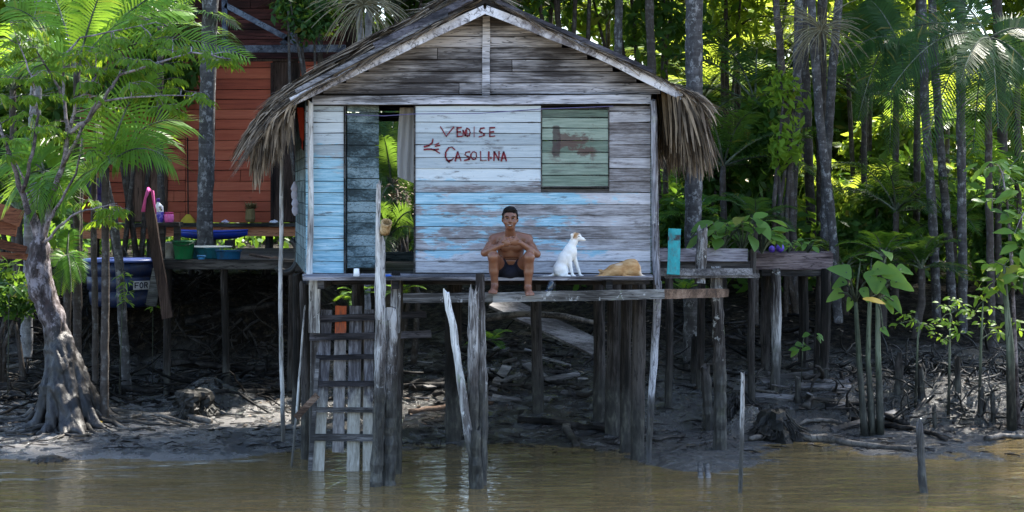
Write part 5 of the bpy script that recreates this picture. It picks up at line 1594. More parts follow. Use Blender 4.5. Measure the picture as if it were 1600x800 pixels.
crown_data('tall_a', 13, 2.3, 'leaf_palm', 1, (-.25, 1.2), .8, 34, .50, .034, 3)
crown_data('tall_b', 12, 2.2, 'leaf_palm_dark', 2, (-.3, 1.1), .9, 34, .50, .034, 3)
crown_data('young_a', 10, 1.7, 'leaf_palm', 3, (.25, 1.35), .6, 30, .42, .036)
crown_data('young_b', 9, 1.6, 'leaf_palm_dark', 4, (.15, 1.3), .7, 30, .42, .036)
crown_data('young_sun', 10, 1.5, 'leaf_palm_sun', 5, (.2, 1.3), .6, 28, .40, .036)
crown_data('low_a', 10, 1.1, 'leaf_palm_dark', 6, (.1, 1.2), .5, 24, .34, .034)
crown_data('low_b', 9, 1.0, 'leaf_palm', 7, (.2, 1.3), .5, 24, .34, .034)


def crown_on(e, key, at_, rot, sc, tilt=(0, 0)):
    for nm, me in CROWNS[key].items():
        o = bpy.data.objects.new(nm, me); COL.objects.link(o); o.parent = e; o.location = Vector(at_) - ORG[e.name]
        o.rotation_euler = (tilt[0], tilt[1], rot); o.scale = (sc, sc, sc); ORG[o.name] = Vector(at_)


def trunk_mesh(e, pts, r0, r1, mat='bark_palm'):
    b = MB(); P3 = []; m_ = len(pts)
    for i in range(m_ - 1):
        k = max(2, int((pts[i + 1] - pts[i]).length / .16))
        for j in range(k): P3.append(pts[i].lerp(pts[i + 1], j / k) + Vector((rr(-.006, .006), rr(-.006, .006), 0)))
    P3.append(pts[-1]); n = len(P3)
    b.tube(P3, [(r0 + (r1 - r0) * i / (n - 1)) * (1 + (.06 if i % 2 else 0) + rr(-.05, .05)) for i in range(n)], 11, .05)
    return b.build('trunk', MT[mat], e, True)


def palm(label, pts, Y, w0, w1, key='tall_a', mat='bark_palm', top=9.5, sc=1., group='tall palms of the forest', lean=None):
    """pts: photo points of the trunk from low to high; the trunk runs down to the ground and up to its crown at height top"""
    P3 = [W(px, py, Y) for px, py in pts]
    d0 = (P3[0] - P3[1]).normalized(); g = P3[0].copy()
    z = gz(g.x, Y) - .1
    if P3[0].z > z:
        k = (P3[0].z - z); dx = max(-.25, min(.25, d0.x / max(.2, -d0.z))) if d0.z < 0 else 0
        g = Vector((P3[0].x + dx * k * .5, Y, z)); P3 = [g] + P3
    d1 = (P3[-1] - P3[-2]); dx = max(-.2, min(.2, d1.x / max(.3, d1.z)))
    if top > P3[-1].z + .3: P3.append(Vector((P3[-1].x + dx * (top - P3[-1].z), Y + rr(-.2, .2), top)))
    e = empty('palm_tree', P3[0], label, 'palm', group)
    trunk_mesh(e, P3, w0 * .5 * Y / F, w1 * .5 * Y / F, mat)
    if key: crown_on(e, key, P3[-1], rr(0, 6.28), sc, (rr(-.15, .15), rr(-.15, .15)))
    return e, P3[-1]


PALMS = [
    ('thick grey palm trunk just right of the thatched eave of the plank house', [(1082, 420), (1085, 200), (1084, 0)], 25.0, 27, 26, 'tall_a', 'bark_palm', 9.5),
    ('slim dark palm trunk above the right roof slope, leftmost behind the house', [(965, 100), (967, 0)], 30, 13, 12, 'tall_b', 'bark_palm', 8.5),
    ('slender dark palm trunk leaning left beside the pale trunk cluster', [(1240, 380), (1226, 150), (1212, 0)], 27, 12, 10, 'tall_b', 'bark_dark', 9),
    ('pale straight palm trunk at the left of the crossing trunk cluster', [(1238, 330), (1245, 150), (1248, 0)], 27.5, 14, 13, 'tall_a', 'bark_palm', 9.4),
    ('mottled palm trunk leaning right towards its foot in the trunk cluster', [(1302, 370), (1280, 180), (1267, 0)], 26.6, 15, 12, None, 'bark_palm', 7.0),
    ('palm trunk leaning left towards its foot that crosses the mottled trunk', [(1290, 300), (1300, 120), (1311, 0)], 27.2, 14, 12, 'tall_a', 'bark_palm', 9.6),
    ('broad dark palm trunk in the middle behind the crossing pale trunks', [(1284, 310), (1283, 120), (1285, 0)], 29, 16, 15, 'tall_b', 'bark_dark', 10),
    ('dark thin palm trunk left of the grey trio at right', [(1432, 350), (1433, 200), (1436, 0)], 29, 11, 10, 'tall_b', 'bark_dark', 9),
    ('left palm trunk of the grey lichened trio at right', [(1460, 385), (1446, 180), (1441, 0)], 26.8, 14, 12, 'tall_a', 'bark_palm', 9.5),
    ('middle palm trunk of the grey lichened trio at right', [(1484, 390), (1466, 190), (1456, 0)], 27.2, 13, 12, 'tall_b', 'bark_palm', 9.2),
    ('right and straightest palm trunk of the grey lichened trio', [(1504, 390), (1501, 150), (1502, 0)], 26.4, 14, 13, 'tall_a', 'bark_palm', 9.8),
    ('left one of two pale palm trunks rising behind the left roof slope', [(566, 120), (562, 30), (560, 0)], 27.0, 11, 11, 'tall_b', 'bark_pale', 13.5),
    ('right one of two pale palm trunks rising behind the left roof slope', [(573, 120), (576, 30), (579, 0)], 26.8, 11, 11, 'tall_a', 'bark_pale', 14.5),
    ('mottled palm trunk standing in front of the red house wall', [(320, 352), (324, 180), (329, 0)], 27.0, 25, 24, 'tall_a', 'bark_palm', 12.5),
    ('pale palm trunk half hidden by the leaves at the far left', [(48, 300), (56, 150), (64, 0)], 25.5, 18, 17, 'tall_a', 'bark_pale', 9),
    ('slim spotted palm stem leaning over the big blue tank', [(186, 410), (176, 330), (160, 265), (152, 200)], 24.6, 15, 12, None, 'bark_palm', 4),
    ('thin brown palm stem just left of the spotted stem at the tank', [(148, 460), (146, 360), (148, 240)], 24.2, 10, 9, None, 'bark_dark', 4),
    ('stout dark palm stem behind the riverside tree trunk', [(122, 450), (124, 330), (126, 250)], 25, 12, 11, None, 'bark_dark', 4),
]
for lab, pts, Y, w0, w1, key, mat, top in PALMS:
    e, tp_ = palm(lab, pts, Y, w0, w1, key, mat, top)
def leafcloud(blobs, n, size, seed, flat=.5, aspect=.42):
    R = np.random.RandomState(seed); V = []
    wts = np.array([b[3] * b[4] * b[5] for b in blobs]) ** .75; wts /= wts.sum()
    ch = R.choice(len(blobs), n, p=wts); B = np.array(blobs)[ch]
    d = R.normal(size=(n, 3)); d /= np.linalg.norm(d, axis=1, keepdims=True)
    r = R.uniform(.25, 1.08, n) ** .6
    C = B[:, :3] + d * r[:, None] * B[:, 3:6]
    C += R.normal(size=(n, 3)) * .08
    nr = d * .6 + R.normal(size=(n, 3)) * .6 + np.array([0, 0, flat]); nr /= np.linalg.norm(nr, axis=1, keepdims=True)
    t = np.cross(nr, R.normal(size=(n, 3))); t /= np.linalg.norm(t, axis=1, keepdims=True); t[:, 2] -= .25
    b = np.cross(nr, t)
    L = size * R.uniform(.6, 1.3, n)[:, None]; w = L * aspect
    V = np.stack([C - t * L * .5, C + b * w * .5 + nr * L * .06, C + t * L * .5, C - b * w * .5 + nr * L * .06], 1).reshape(-1, 3)
    Fq = np.arange(4 * n).reshape(n, 4)
    return V, Fq


def shade_crown_tree(label, px, Y, w, crown):  # trunks stand in view; high crowns added out of view to shade the river
    c = W(px, 300, Y); g = gz(c.x, Y); e = empty('shade_crown_tree', (c.x, Y, g), label, 'tree', 'forest trunks with added shade crowns')
    cx, cz, rx, rz = crown; topz = cz + rz * .3
    trunk_mesh(e, [Vector((c.x + .1, Y, g - .2)), Vector((c.x, Y, 4)), Vector((c.x - .15, Y, 8)), Vector((cx * .4 + c.x * .6, Y, 13)), Vector((cx, Y, topz))], w * .5 * Y / F, w * .25 * Y / F, 'bark_dark')
    R3 = random.Random(int(px)); bl = []; b = MB()
    for i in range(34):
        a, q, r_ = R3.uniform(0, 6.28), R3.uniform(-1, 1), R3.random() ** .5; s = R3.uniform(.18, .34)
        p = (cx + math.cos(a) * r_ * rx * .85, Y + math.sin(a) * r_ * 2.6, cz + q * rz * .8); bl.append(p + (rx * s, rx * s * .8, rz * s * 1.2))
        if i < 12: b.tube([Vector((cx, Y, cz - rz * .9)), Vector(p).lerp(Vector((cx, Y, cz)), .5), Vector(p)], [.10, .06, .03], 6)
    b.build('branches', MT['bark_dark'], e, True)
    V, Q = leafcloud(bl, 15000, .34, int(px)); mesh_np('crown', V, Q, MT['leaf_bush'], e)


shade_crown_tree('blackish tree trunk midway between the thick grey palm trunk and the roof slope', 1022, 29, 15, (4.2, 20.5, 4.2, 4.5))
shade_crown_tree('dark tree trunk behind the pale straight palm right of the house', 1262, 30, 15, (7.5, 21.5, 4.2, 4.6))
shade_crown_tree('dark tree trunk in deep shade near the right edge of the forest', 1566, 29, 17, (11.5, 20.5, 4.6, 5.0))
# pale flower brushes hanging from palms
def brush(name, c, n, L, label, r=.010, spread=1.0):
    e = MB()
    for _ in range(n):
        a = rr(0, 6.28); el = rr(-.6, 1.0); d = Vector((math.cos(a) * math.cos(el), math.sin(a) * math.cos(el) * .6, math.sin(el)))
        p = Vector(c); pts = [p.copy()]; l_ = L * rr(.5, 1.15)
        for k in range(5):
            p = p + d * (l_ / 5); d = (d + Vector((rr(-.14, .14), rr(-.14, .14), -.27))).normalized(); pts.append(p.copy())
        e.tube(pts, [r, r * .9, r * .8, r * .7, r * .6, r * .4], 4)
    return tag(e.build(name, MT['strand']), label, 'flower strands')
brush('flower_strands', W(1283, 48, 26.4), 130, .85, 'pale tan flower strands drooping from the crossing palm trunks', .006)
brush('flower_strands', W(568, 8, 26.4), 150, .85, 'pale green strands spraying out around the two pale trunks above the roof', .008)

# fronds placed one by one: (base px,py) (tip px,py) Y lift leaflet length
def frond_palm(label, Y, base, tips, key='leaf_palm', ll=.5, n=36, lw=.034, hang=.5, cat='palm', stem=True, group=None, r=.016, fan=False):
    c = W(*base, Y); g = gz(c.x, Y)
    e = empty('palm_tree', (c.x, Y, min(g, c.z - .2)), label, cat, group)
    lf, st = MB(), MB()
    for (px, py, dY, lift) in tips:
        t = W(px, py, Y + dY); m_ = c.lerp(t, .5) + Vector((0, 0, lift * (t - c).length * .5)); frond(lf, st, c, m_, t, n, ll, lw, hang, r, .25, .12, Vector((rr(-.3, .3), rr(-.95, -.55), rr(.35, .8))), fan)
    lf.build('fronds', MT[key], e); st.build('frond_stalks', MT['greenstem'], e)
    if stem: trunk_mesh(e, [Vector((c.x + rr(-.1, .1), Y, g - .1)), c.lerp(Vector((c.x, Y, g)), .5), c], .055, .045, 'bark_dark')
    return e
frond_palm('palm with long arching fronds over the bright leaves at upper left', 23.6, (120, 110), [(390, 92, -.4, .55), (300, 20, .5, .7), (240, -40, 1, .6), (20, 60, -.6, .5), (-30, 120, .2, .5), (60, -50, .4, .5), (180, -60, -.4, .4), (330, -20, .3, .7), (10, 10, .5, .5), (210, 30, -.5, .5)], 'leaf_palm_bright', .46, 40, .040)
frond_palm('palm with broad fan like fronds in front of the brown door', 22.6, (165, 262), [(268, 252, -.5, .75), (255, 215, .5, .75), (135, 238, -.6, .6), (172, 256, -.9, .5), (105, 300, .3, .5), (225, 120, .3, .4), (150, 160, .8, .3), (285, 190, .6, .7)], 'leaf_palm_bright', .50, 24, .042, .45, fan=True)
frond_palm('palm with low drooping fronds beside the riverside tree trunk', 23.2, (70, 268), [(58, 325, -.6, .5), (105, 318, -.5, .6), (125, 275, .3, .7), (15, 305, .3, .6), (0, 260, .3, .7), (40, 215, .4, .5)], 'leaf_palm_bright', .48, 24, .042, .45, fan=True)
frond_palm('small fern like palm sprouting low between stem and tree trunk', 23.3, (105, 400), [(112, 455, -.5, .9), (128, 440, -.3, .9), (95, 460, -.3, .8), (130, 400, .2, .8), (108, 360, .2, .4), (88, 415, -.2, .7)], 'leaf_palm_bright', .20, 34, .016)
frond_palm('large palm with arching drooping fronds at the upper right', 25.4, (1545, 60), [(1385, 150, -.8, .75), (1440, 250, -.9, .85), (1520, 240, -.9, .8), (1560, 200, -1, .7), (1390, 60, -.2, .6), (1470, -20, .3, .5), (1640, 160, -.4, .7), (1640, 60, .3, .6), (1600, 250, -.5, .8), (1500, 130, -1.2, .5)], 'leaf_palm_dark', .50, 46, .030, .7)
frond_palm('dark palm whose fronds droop left of the grey trio at right', 28.2, (1400, 60), [(1300, 110, -.5, .6), (1340, 190, -.6, .8), (1420, 200, -.6, .8), (1460, 110, -.3, .6), (1360, 0, .2, .4), (1320, 30, .2, .5), (1390, 240, -.5, .8)], 'leaf_palm_dark', .50, 52, .030, .8)
frond_palm('palm showing behind the open back doorway of the plank house', 26.0, (612, 290), [(600, 215, -.3, .5), (585, 180, .2, .4), (640, 200, .2, .5), (575, 250, .2, .7), (650, 270, -.2, .7), (620, 340, -.4, .7), (590, 330, -.5, .7), (640, 330, -.2, .8), (615, 160, .3, .3)], 'leaf_palm_dark', .30, 44, .018)
frond_palm('low palm showing at the foot of the back doorway of the plank house', 25.2, (606, 372), [(590, 325, -.2, .5), (640, 330, -.2, .6), (620, 315, .2, .4), (650, 360, -.3, .8), (575, 370, -.2, .8), (600, 395, -.5, .8)], 'leaf_palm_dark', .26, 36, .018)

YOUNG = [  # px, py, Y, scale, crown, label
    (1330, 318, 32, 1.0, 'young_sun', 'sunlit yellow young palm glowing behind the trunk cluster'),
    (1375, 300, 34, 1.1, 'young_sun', 'sunlit yellow green palm right of the glowing young palm'),
    (1180, 160, 32, 1.3, 'young_b', 'dark young palm behind the leaning dark trunk right of the house'),
    (1130, 70, 35, 1.5, 'young_sun', 'sunlit palm crown above the right eave'),
    (1040, 60, 36, 1.5, 'young_sun', 'yellow green palm crown behind the thick grey trunk'),
    (950, 30, 37, 1.5, 'young_sun', 'palm crown glowing above the middle of the right roof slope'),
    (860, 10, 34, 1.3, 'young_b', 'dark palm crown just right of the roof ridge'),
    (1350, 150, 31, 1.3, 'young_b', 'dark palm with drooping fronds behind the flower strands'),
    (1200, 270, 29, 1.0, 'young_b', 'young dark palm at the foot of the leaning dark trunk'),
    (1130, 260, 28, 1.1, 'young_b', 'shaded young palm right of the thatch fringe'),
    (1400, 330, 27.5, 1.0, 'young_b', 'feathery dark palm left of the grey trio'),
    (1380, 400, 26.2, .95, 'low_b', 'low palm with bright leaflets above the big leaved plants'),
    (1440, 420, 26.0, 1.0, 'low_a', 'low dark palm in front of the grey trio'),
    (1490, 360, 28, 1.0, 'young_a', 'young palm right of the grey trio foot'),
    (1560, 300, 27.5, 1.2, 'young_a', 'young palm spreading near the right edge at mid height'),
    (1320, 420, 27, .9, 'low_a', 'low dark palm behind the raised planter box'),
    (1180, 350, 26.5, .9, 'low_a', 'low palm behind the trough plants'),
    (1090, 340, 27, .9, 'low_b', 'low palm between turquoise board and thick trunk'),
    (500, 40, 30, 1.2, 'young_b', 'dark palm crown over the left roof slope'),
    (700, -10, 33, 1.4, 'young_b', 'palm crown behind the roof ridge'),
    (620, 10, 31, 1.2, 'young_b', 'palm crown right of the two pale trunks'),
    (20, 140, 27, 1.2, 'young_a', 'palm behind the bright leaves at the far left'),
    (250, 40, 27.5, 1.2, 'young_b', 'dark palm crown before the red gable'),
    (30, 330, 26.5, .9, 'young_b', 'dark young palm at the left edge behind the planks'),
    (1590, 120, 28, 1.3, 'young_b', 'dark palm crown at the right edge'),
    (1250, 90, 36, 1.5, 'young_sun', 'far sunlit palm between the pale trunks'),
    (1480, 200, 36, 1.4, 'young_sun', 'far sunlit palm between the trunks of the grey trio'),
    (1420, 130, 40, 1.5, 'young_sun', 'most distant yellow palm left of the grey trio'),
    (1100, 150, 40, 1.5, 'young_sun', 'most distant sunlit palm by the thick grey trunk'),
]
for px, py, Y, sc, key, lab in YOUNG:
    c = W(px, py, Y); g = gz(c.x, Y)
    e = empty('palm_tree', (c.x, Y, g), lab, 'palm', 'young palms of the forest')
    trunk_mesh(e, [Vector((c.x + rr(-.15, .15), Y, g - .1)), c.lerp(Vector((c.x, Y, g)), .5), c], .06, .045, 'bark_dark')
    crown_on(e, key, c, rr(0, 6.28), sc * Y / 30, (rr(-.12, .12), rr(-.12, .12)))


# ------------------------------------------------------------------ leaf masses
R2 = random.Random(5)
far = []
for i in range(420):
    x = R2.uniform(-26, 26); y = R2.uniform(46, 58); z = 2 + R2.random() ** .8 * 18
    r = R2.uniform(1.0, 2.3); far.append((x, y, z, r, r * .8, r * R2.uniform(.5, .9)))
V, Q = leafcloud(far, 190000, .50, 3)
tag(mesh_np('distant_woods', V, Q, MT['leaf_far']), kind='stuff')
und = []
for i in range(420):
    y = R2.uniform(28.2, 46); half = y * .36; x = R2.uniform(-half, half)
    if y < 33 and x < -2.2: continue
    if y < 29 and x < 2.2: continue
    z = gz(x, y); h = R2.uniform(.25, .9) * (1 + (y - 28) * .04); und.append((x, y, z + h * .5, R2.uniform(.5, 1.1), .6, h))
V, Q = leafcloud(und, 42000, .26, 4)
tag(mesh_np('undergrowth', V, Q, MT['leaf_bush']), kind='stuff')

SHRUBS = [  # px, py centre, Y, half width px, half height px, n, size, mat, label
    (1120, 300, 30, 60, 90, 2600, .22, 'leaf_bush', 'tall climbing shrub right of the thatched fringe'),
    (1190, 240, 28.5, 40, 110, 2000, .20, 'leaf_bush', 'round leaved climber on the leaning dark trunk'),
    (1230, 190, 26.9, 24, 70, 420, .17, 'leaf_lime', 'light green climber growing up the pale straight trunk'),
    (1010, -240, 33, 190, 330, 9000, .26, 'leaf_bush', 'leafy bush crown behind the right roof slope'),  # drawn up out of view to block sun behind the hut
    (900, -380, 31, 200, 400, 10000, .27, 'leaf_bush', 'dark leafy tree crown right of the roof ridge'),  # upper part added above the view as a sun block
    (800, -230, 32, 150, 240, 6000, .27, 'leaf_bush', 'dark leafy crown directly above the roof ridge'),
    (640, -130, 31, 130, 140, 3600, .27, 'leaf_bush', 'dark leafy crown left of the roof ridge'),
    (480, 20, 28.5, 50, 45, 1300, .15, 'leaf_palm_dark', 'dark small leaved branch over the left roof slope'),
    (1370, 360, 28.5, 70, 70, 3400, .20, 'leaf_bush', 'dense dark bush left of the grey trio'),
    (1450, 330, 30, 60, 80, 2600, .20, 'leaf_bush', 'dark bush behind the grey trio'),
    (1560, 380, 28, 60, 60, 2400, .20, 'leaf_bush', 'dark bush at the right edge behind the saplings'),
    (1300, 360, 31, 50, 50, 1700, .2, 'leaf_palm_sun', 'sunny yellow green bush behind the planter box'),
    (1180, 380, 29, 60, 45, 2200, .2, 'leaf_bush', 'low bush behind the trough'),
    (1060, 370, 28, 40, 50, 1500, .2, 'leaf_bush', 'low bush right behind the turquoise board'),
    (1400, 230, 33, 60, 60, 1500, .25, 'leaf_far', 'sunlit bush crown far behind the dark drooping palm'),
    (1240, 330, 34, 60, 70, 1700, .25, 'leaf_far', 'sunlit thicket seen between the trunk cluster and the house'),
    (1850, -400, 32, 410, 520, 21000, .27, 'leaf_bush', 'leafy tree crown at the top right corner, widened out of view to block sun'),  # crown spread beyond the view to keep sun off the right bank
    (1150, -330, 34, 200, 390, 10000, .28, 'leaf_far', 'bright tree crown high right of the roof'),  # extended above the view to block sun
    (1340, -420, 33, 210, 480, 13000, .28, 'leaf_far', 'bright tree crown above the flower strands'),  # crown raised out of view to keep sun from under the hut
    (20, 450, 24.8, 40, 40, 700, .14, 'leaf_bush', 'dark leafy shrub at the left edge behind the tree trunk'),
    (610, 270, 28, 70, 120, 4200, .2, 'leaf_bush', 'dark bush behind the back doorway of the plank house'),
    (625, 320, 25.4, 18, 40, 500, .06, 'dry', 'dark dry twiggy bush in the back doorway'),
    (30, 230, 29, 70, 100, 2200, .22, 'leaf_bush', 'dark bush behind the riverside tree at far left'),
    (200, 70, 29, 90, 90, 2600, .22, 'leaf_bush', 'dark leafy crown in front of the red gable at left'),
]
MT['dry'] = MT['dryfrond']
for px, py, Y, hw, hh, n, size, mat, lab in SHRUBS:
    c = W(px, py, Y); rx, rz = hw * Y / F, hh * Y / F; g = gz(c.x, Y)
    R3 = random.Random(int(px * 7 + py)); bl = []
    for i in range(14):
        a, b_, q = R3.uniform(-1, 1), R3.uniform(-1, 1), R3.uniform(-1, 1); s = R3.uniform(.22, .5)
        bl.append((c.x + a * rx * .75, Y + b_ * rx * .6, c.z + q * rz * .8, rx * s, rx * s, rz * s))
    e = empty('shrub', (c.x, Y, g), lab, 'shrub')
    V, Q = leafcloud(bl, n, size, int(px)); mesh_np('foliage', V, Q, MT[mat], e)
    b = MB()
    for i in range(5):
        t = Vector(bl[i][:3]); f_ = Vector((c.x + R3.uniform(-.2, .2), Y, g - .1)); b.tube([f_, f_.lerp(t, .5) + Vector((R3.uniform(-.2, .2), 0, 0)), t], [.05, .035, .015], 6)
    b.build('stems', MT['bark_dark'], e, True)

# aroids on the mud
AR_ = [('left elephant ear plant with a tall straight stem on the mud', [(1352, 650), (1342, 560), (1337, 472)], [(1322, 425, -1, 1.4, 46), (1360, 432, .5, -.4, 40), (1310, 458, -1, -.6, 34), (1345, 405, .1, 1, 34), (1330, 470, -.7, -1, 26), (1316, 440, -.9, .2, 30), (1350, 455, .4, -.8, 28)]),
       ('middle elephant ear plant with a yellowing leaf on the mud', [(1364, 628), (1356, 560), (1359, 465)], [(1372, 420, .4, 1, 44), (1362, 398, 0, 1, 34), (1385, 470, .8, -.5, 34), (1374, 448, .8, .1, 34)]),
       ('right elephant ear plant with the most leaves on the mud', [(1376, 618), (1372, 540), (1371, 468)], [(1390, 425, .7, .8, 46), (1402, 440, 1, .1, 42), (1386, 395, .3, 1, 34), (1396, 470, .8, -.8, 34), (1380, 515, .5, .2, 20), (1376, 440, -.3, -.7, 30), (1408, 420, .9, .6, 30)])]
for lab, stem, leaves in AR_:
    Y = 22.4 + rr(-.2, .2); e = empty('elephant_ear', W(*stem[0], Y), lab, 'plant')
    P3 = [W(*q, Y) for q in stem]; P3[0].z = gz(P3[0].x, Y) - .05
    b = MB(); Pm = [P3[0].lerp(P3[1], k / 4) for k in range(4)] + [P3[1].lerp(P3[2], k / 4) for k in range(5)]
    b.tube(Pm, [.052, .046, .041, .037, .034, .032, .03, .028, .025], 10, .08); b.build('stem', MT['greenstem'], e, True)
    ps, lf = MB(), MB()
    for (px, py, dx, dz, L) in leaves:
        c = W(px, py, Y + rr(-.25, .2)); ps.tube([P3[2], P3[2].lerp(c, .5) + Vector((0, 0, .06)), c], [.016, .012, .008], 6)
        d = Vector((dx * .8 + rr(-.2, .2), -.3, dz * .45 - .5 + rr(-.2, .2))); l = L * Y / F * .92
        lf.sheetleaf(c - d.normalized() * l * .25, d, Vector((rr(-.35, .35), -.85, .45)), l, l * .72, aroid_shape, .16, .18, 9)
    ps.build('leaf_stalks', MT['greenstem'], e, True); lf.build('leaves', MT['leaf_aroid'], e, True)
yl = MB(); yl.sheetleaf(W(1348, 467, 22.1), (1, -.2, -.05), (0, -.5, .9), .28, .12, oval_shape, .15, .2); tag(yl.build('yellow_leaf', mat_plain('yellow_leaf', (.36, .23, .02), .6), smooth=True), 'fallen yellow leaf caught between the elephant ear stems', 'leaf')


def sapling(label, stem, Y, r, leaves, mat='leaf_lime', L=.2, smat='greenstem', k=.46):
    e = empty('sapling', W(*stem[0], Y), label, 'sapling')
    P3 = [W(*q, Y) for q in stem]; P3[0].z = min(P3[0].z, gz(P3[0].x, Y) - .05)
    b = MB(); n = len(P3); b.tube(P3, [r * (1 - .7 * i / (n - 1)) for i in range(n)], 8, .06); b.build('stem', MT[smat], e, True)
    lf, tw_ = MB(), MB()
    for (px, py, m_, sp) in leaves:
        c = W(px, py, Y + rr(-.2, .2)); nd = min(P3, key=lambda q: (q - c).length); tw_.tube([nd, nd.lerp(c, .5) + Vector((0, 0, .03)), c], [.008, .006, .004], 5)
        for i in range(m_):
            a = rr(0, 6.28); d = Vector((math.cos(a), math.sin(a) * .7, rr(-.7, .4))); p = c + Vector((math.cos(a), math.sin(a), rr(-.6, .6))) * sp * rr(0, 1)
            lf.sheetleaf(p, d, Vector((rr(-.5, .5), -.6, 1)), L * rr(.6, 1.15), L * k * rr(.8, 1.1), oval_shape, .2, rr(.1, .5), 4)
    tw_.build('twigs', MT[smat], e); lf.build('leaves', MT[mat], e, True)
sapling('tall bright sapling with an orange leaf at the right edge of the mud', [(1592, 470), (1580, 400), (1574, 320), (1566, 270)], 22.8, .03, [(1555, 255, 9, .14), (1572, 265, 9, .14), (1540, 262, 6, .1), (1585, 285, 7, .12), (1560, 295, 6, .12), (1548, 310, 6, .1), (1592, 330, 6, .14), (1575, 330, 5, .1)], 'leaf_aroid', .20, 'twig')
sapling('large leaved sapling cut by the right picture edge', [(1612, 480), (1606, 400), (1602, 330)], 22.6, .03, [(1596, 345, 5, .16), (1600, 300, 5, .16), (1592, 385, 6, .18), (1604, 420, 5, .15), (1585, 365, 4, .12)], 'leaf_aroid', .30, 'twig')
sapling('pale green smooth stemmed sapling at the right mud bank', [(1581, 602), (1578, 540), (1572, 470), (1569, 415)], 22.7, .065, [(1566, 420, 8, .16), (1580, 405, 7, .14), (1555, 440, 7, .14), (1588, 430, 6, .12), (1570, 450, 6, .14), (1545, 412, 4, .1)], 'leaf_lime', .20)
sapling('thin second stem with yellow leaves right of the smooth sapling', [(1590, 605), (1586, 560), (1583, 500)], 22.9, .04, [(1583, 500, 8, .10), (1592, 515, 7, .1), (1578, 505, 5, .1)], 'leaf_lime', .13)
sapling('low bush with small yellow green leaves left of the saplings', [(1430, 575), (1434, 530), (1437, 505)], 23.2, .02, [(1415, 492, 12, .09), (1428, 500, 12, .1), (1445, 510, 10, .1), (1405, 505, 8, .08), (1460, 520, 8, .09)], 'leaf_lime', .085)
sapling('bush of small lime leaves in the middle of the right bank', [(1482, 580), (1484, 530), (1485, 490)], 23.0, .022, [(1478, 478, 16, .12), (1495, 470, 14, .12), (1510, 485, 14, .12), (1470, 500, 12, .1), (1488, 505, 14, .12), (1475, 530, 9, .1), (1500, 520, 12, .12)], 'leaf_lime', .10)
sapling('bush of shiny leaves directly left of the smooth sapling', [(1530, 590), (1533, 530), (1536, 470)], 23.1, .024, [(1532, 465, 16, .13), (1545, 450, 14, .12), (1552, 480, 14, .12), (1522, 490, 14, .12), (1540, 505, 14, .13), (1560, 520, 9, .1)], 'leaf_lime', .11)
sapling('small weed with drooping yellow leaves in front of the blue tank', [(186, 480), (192, 450), (196, 425)], 24.0, .010, [(190, 430, 9, .07), (198, 440, 9, .07), (188, 462, 9, .07), (196, 472, 8, .06), (200, 456, 7, .06)], 'leaf_lime', .11, k=.26)
sapling('tiny grassy weed on the bank right of the blue tank', [(238, 488), (239, 480), (240, 474)], 24.6, .006, [(240, 478, 12, .05)], 'leaf_lime', .12, k=.2)
sapling('round leaved seedling under the raised planter box', [(1252, 556), (1254, 540), (1256, 528)], 23.9, .008, [(1270, 524, 3, .05), (1250, 546, 3, .05), (1256, 540, 2, .04)], 'leaf_aroid', .15, k=.8)
sapling('dark leaved seedling below the washing platform near the bank', [(12, 480), (14, 465), (18, 450)], 24.0, .01, [(18, 448, 10, .12), (30, 455, 8, .12), (8, 462, 8, .12)], 'leaf_bush', .16)

# ferns seen below the deck
for px, py, Y, lab in ((625, 442, 24.8, 'small palm fern showing below the deck left of the seated man'), (560, 452, 24.6, 'small palm fern showing under the deck above the ladder'), (1070, 442, 24.5, 'small fern below the walkway plank right of the house'), (770, 520, 25.5, 'small grassy fern in the dark under the deck')):
    c = W(px, py + 14, Y); g = gz(c.x, Y); e = empty('fern', (c.x, Y, min(g, c.z)), lab, 'fern'); crown_on(e, 'low_b', c, rr(0, 6), .42)
# ------------------------------------------------------------------ driftwood, planks and roots on the mud
def lie(px, py, Y): 
    p = W(px, py, Y); return p
def onmud(px, py, lift=0.02):
    """point of the mud bank seen at the photo pixel, found by walking along the sight line"""
    Y = 19.0
    while Y < 32:
        p = W(px, py, Y)
        if p.z <= gz(p.x, Y): return p + Vector((0, 0, lift))
        Y += .03
    return W(px, py, 26)
def limb(name, pix, r, label, cat, mat='drift', lift=.03, group=None, taper=.4, n=8):
    P3 = [onmud(x, y, lift) for x, y in pix]; out = []
    for i in range(len(P3) - 1):
        for k in range(4): out.append(P3[i].lerp(P3[i + 1], k / 4) + Vector((rr(-.01, .01), rr(-.01, .01), rr(-.008, .012))))
    out.append(P3[-1]); m_ = len(out)
    b = MB(); b.tube(out, [r * (1 - taper * i / m_) * rr(.9, 1.1) for i in range(m_)], n, .1)
    return tag(b.build(name, MT[mat], smooth=True), label, cat, group)
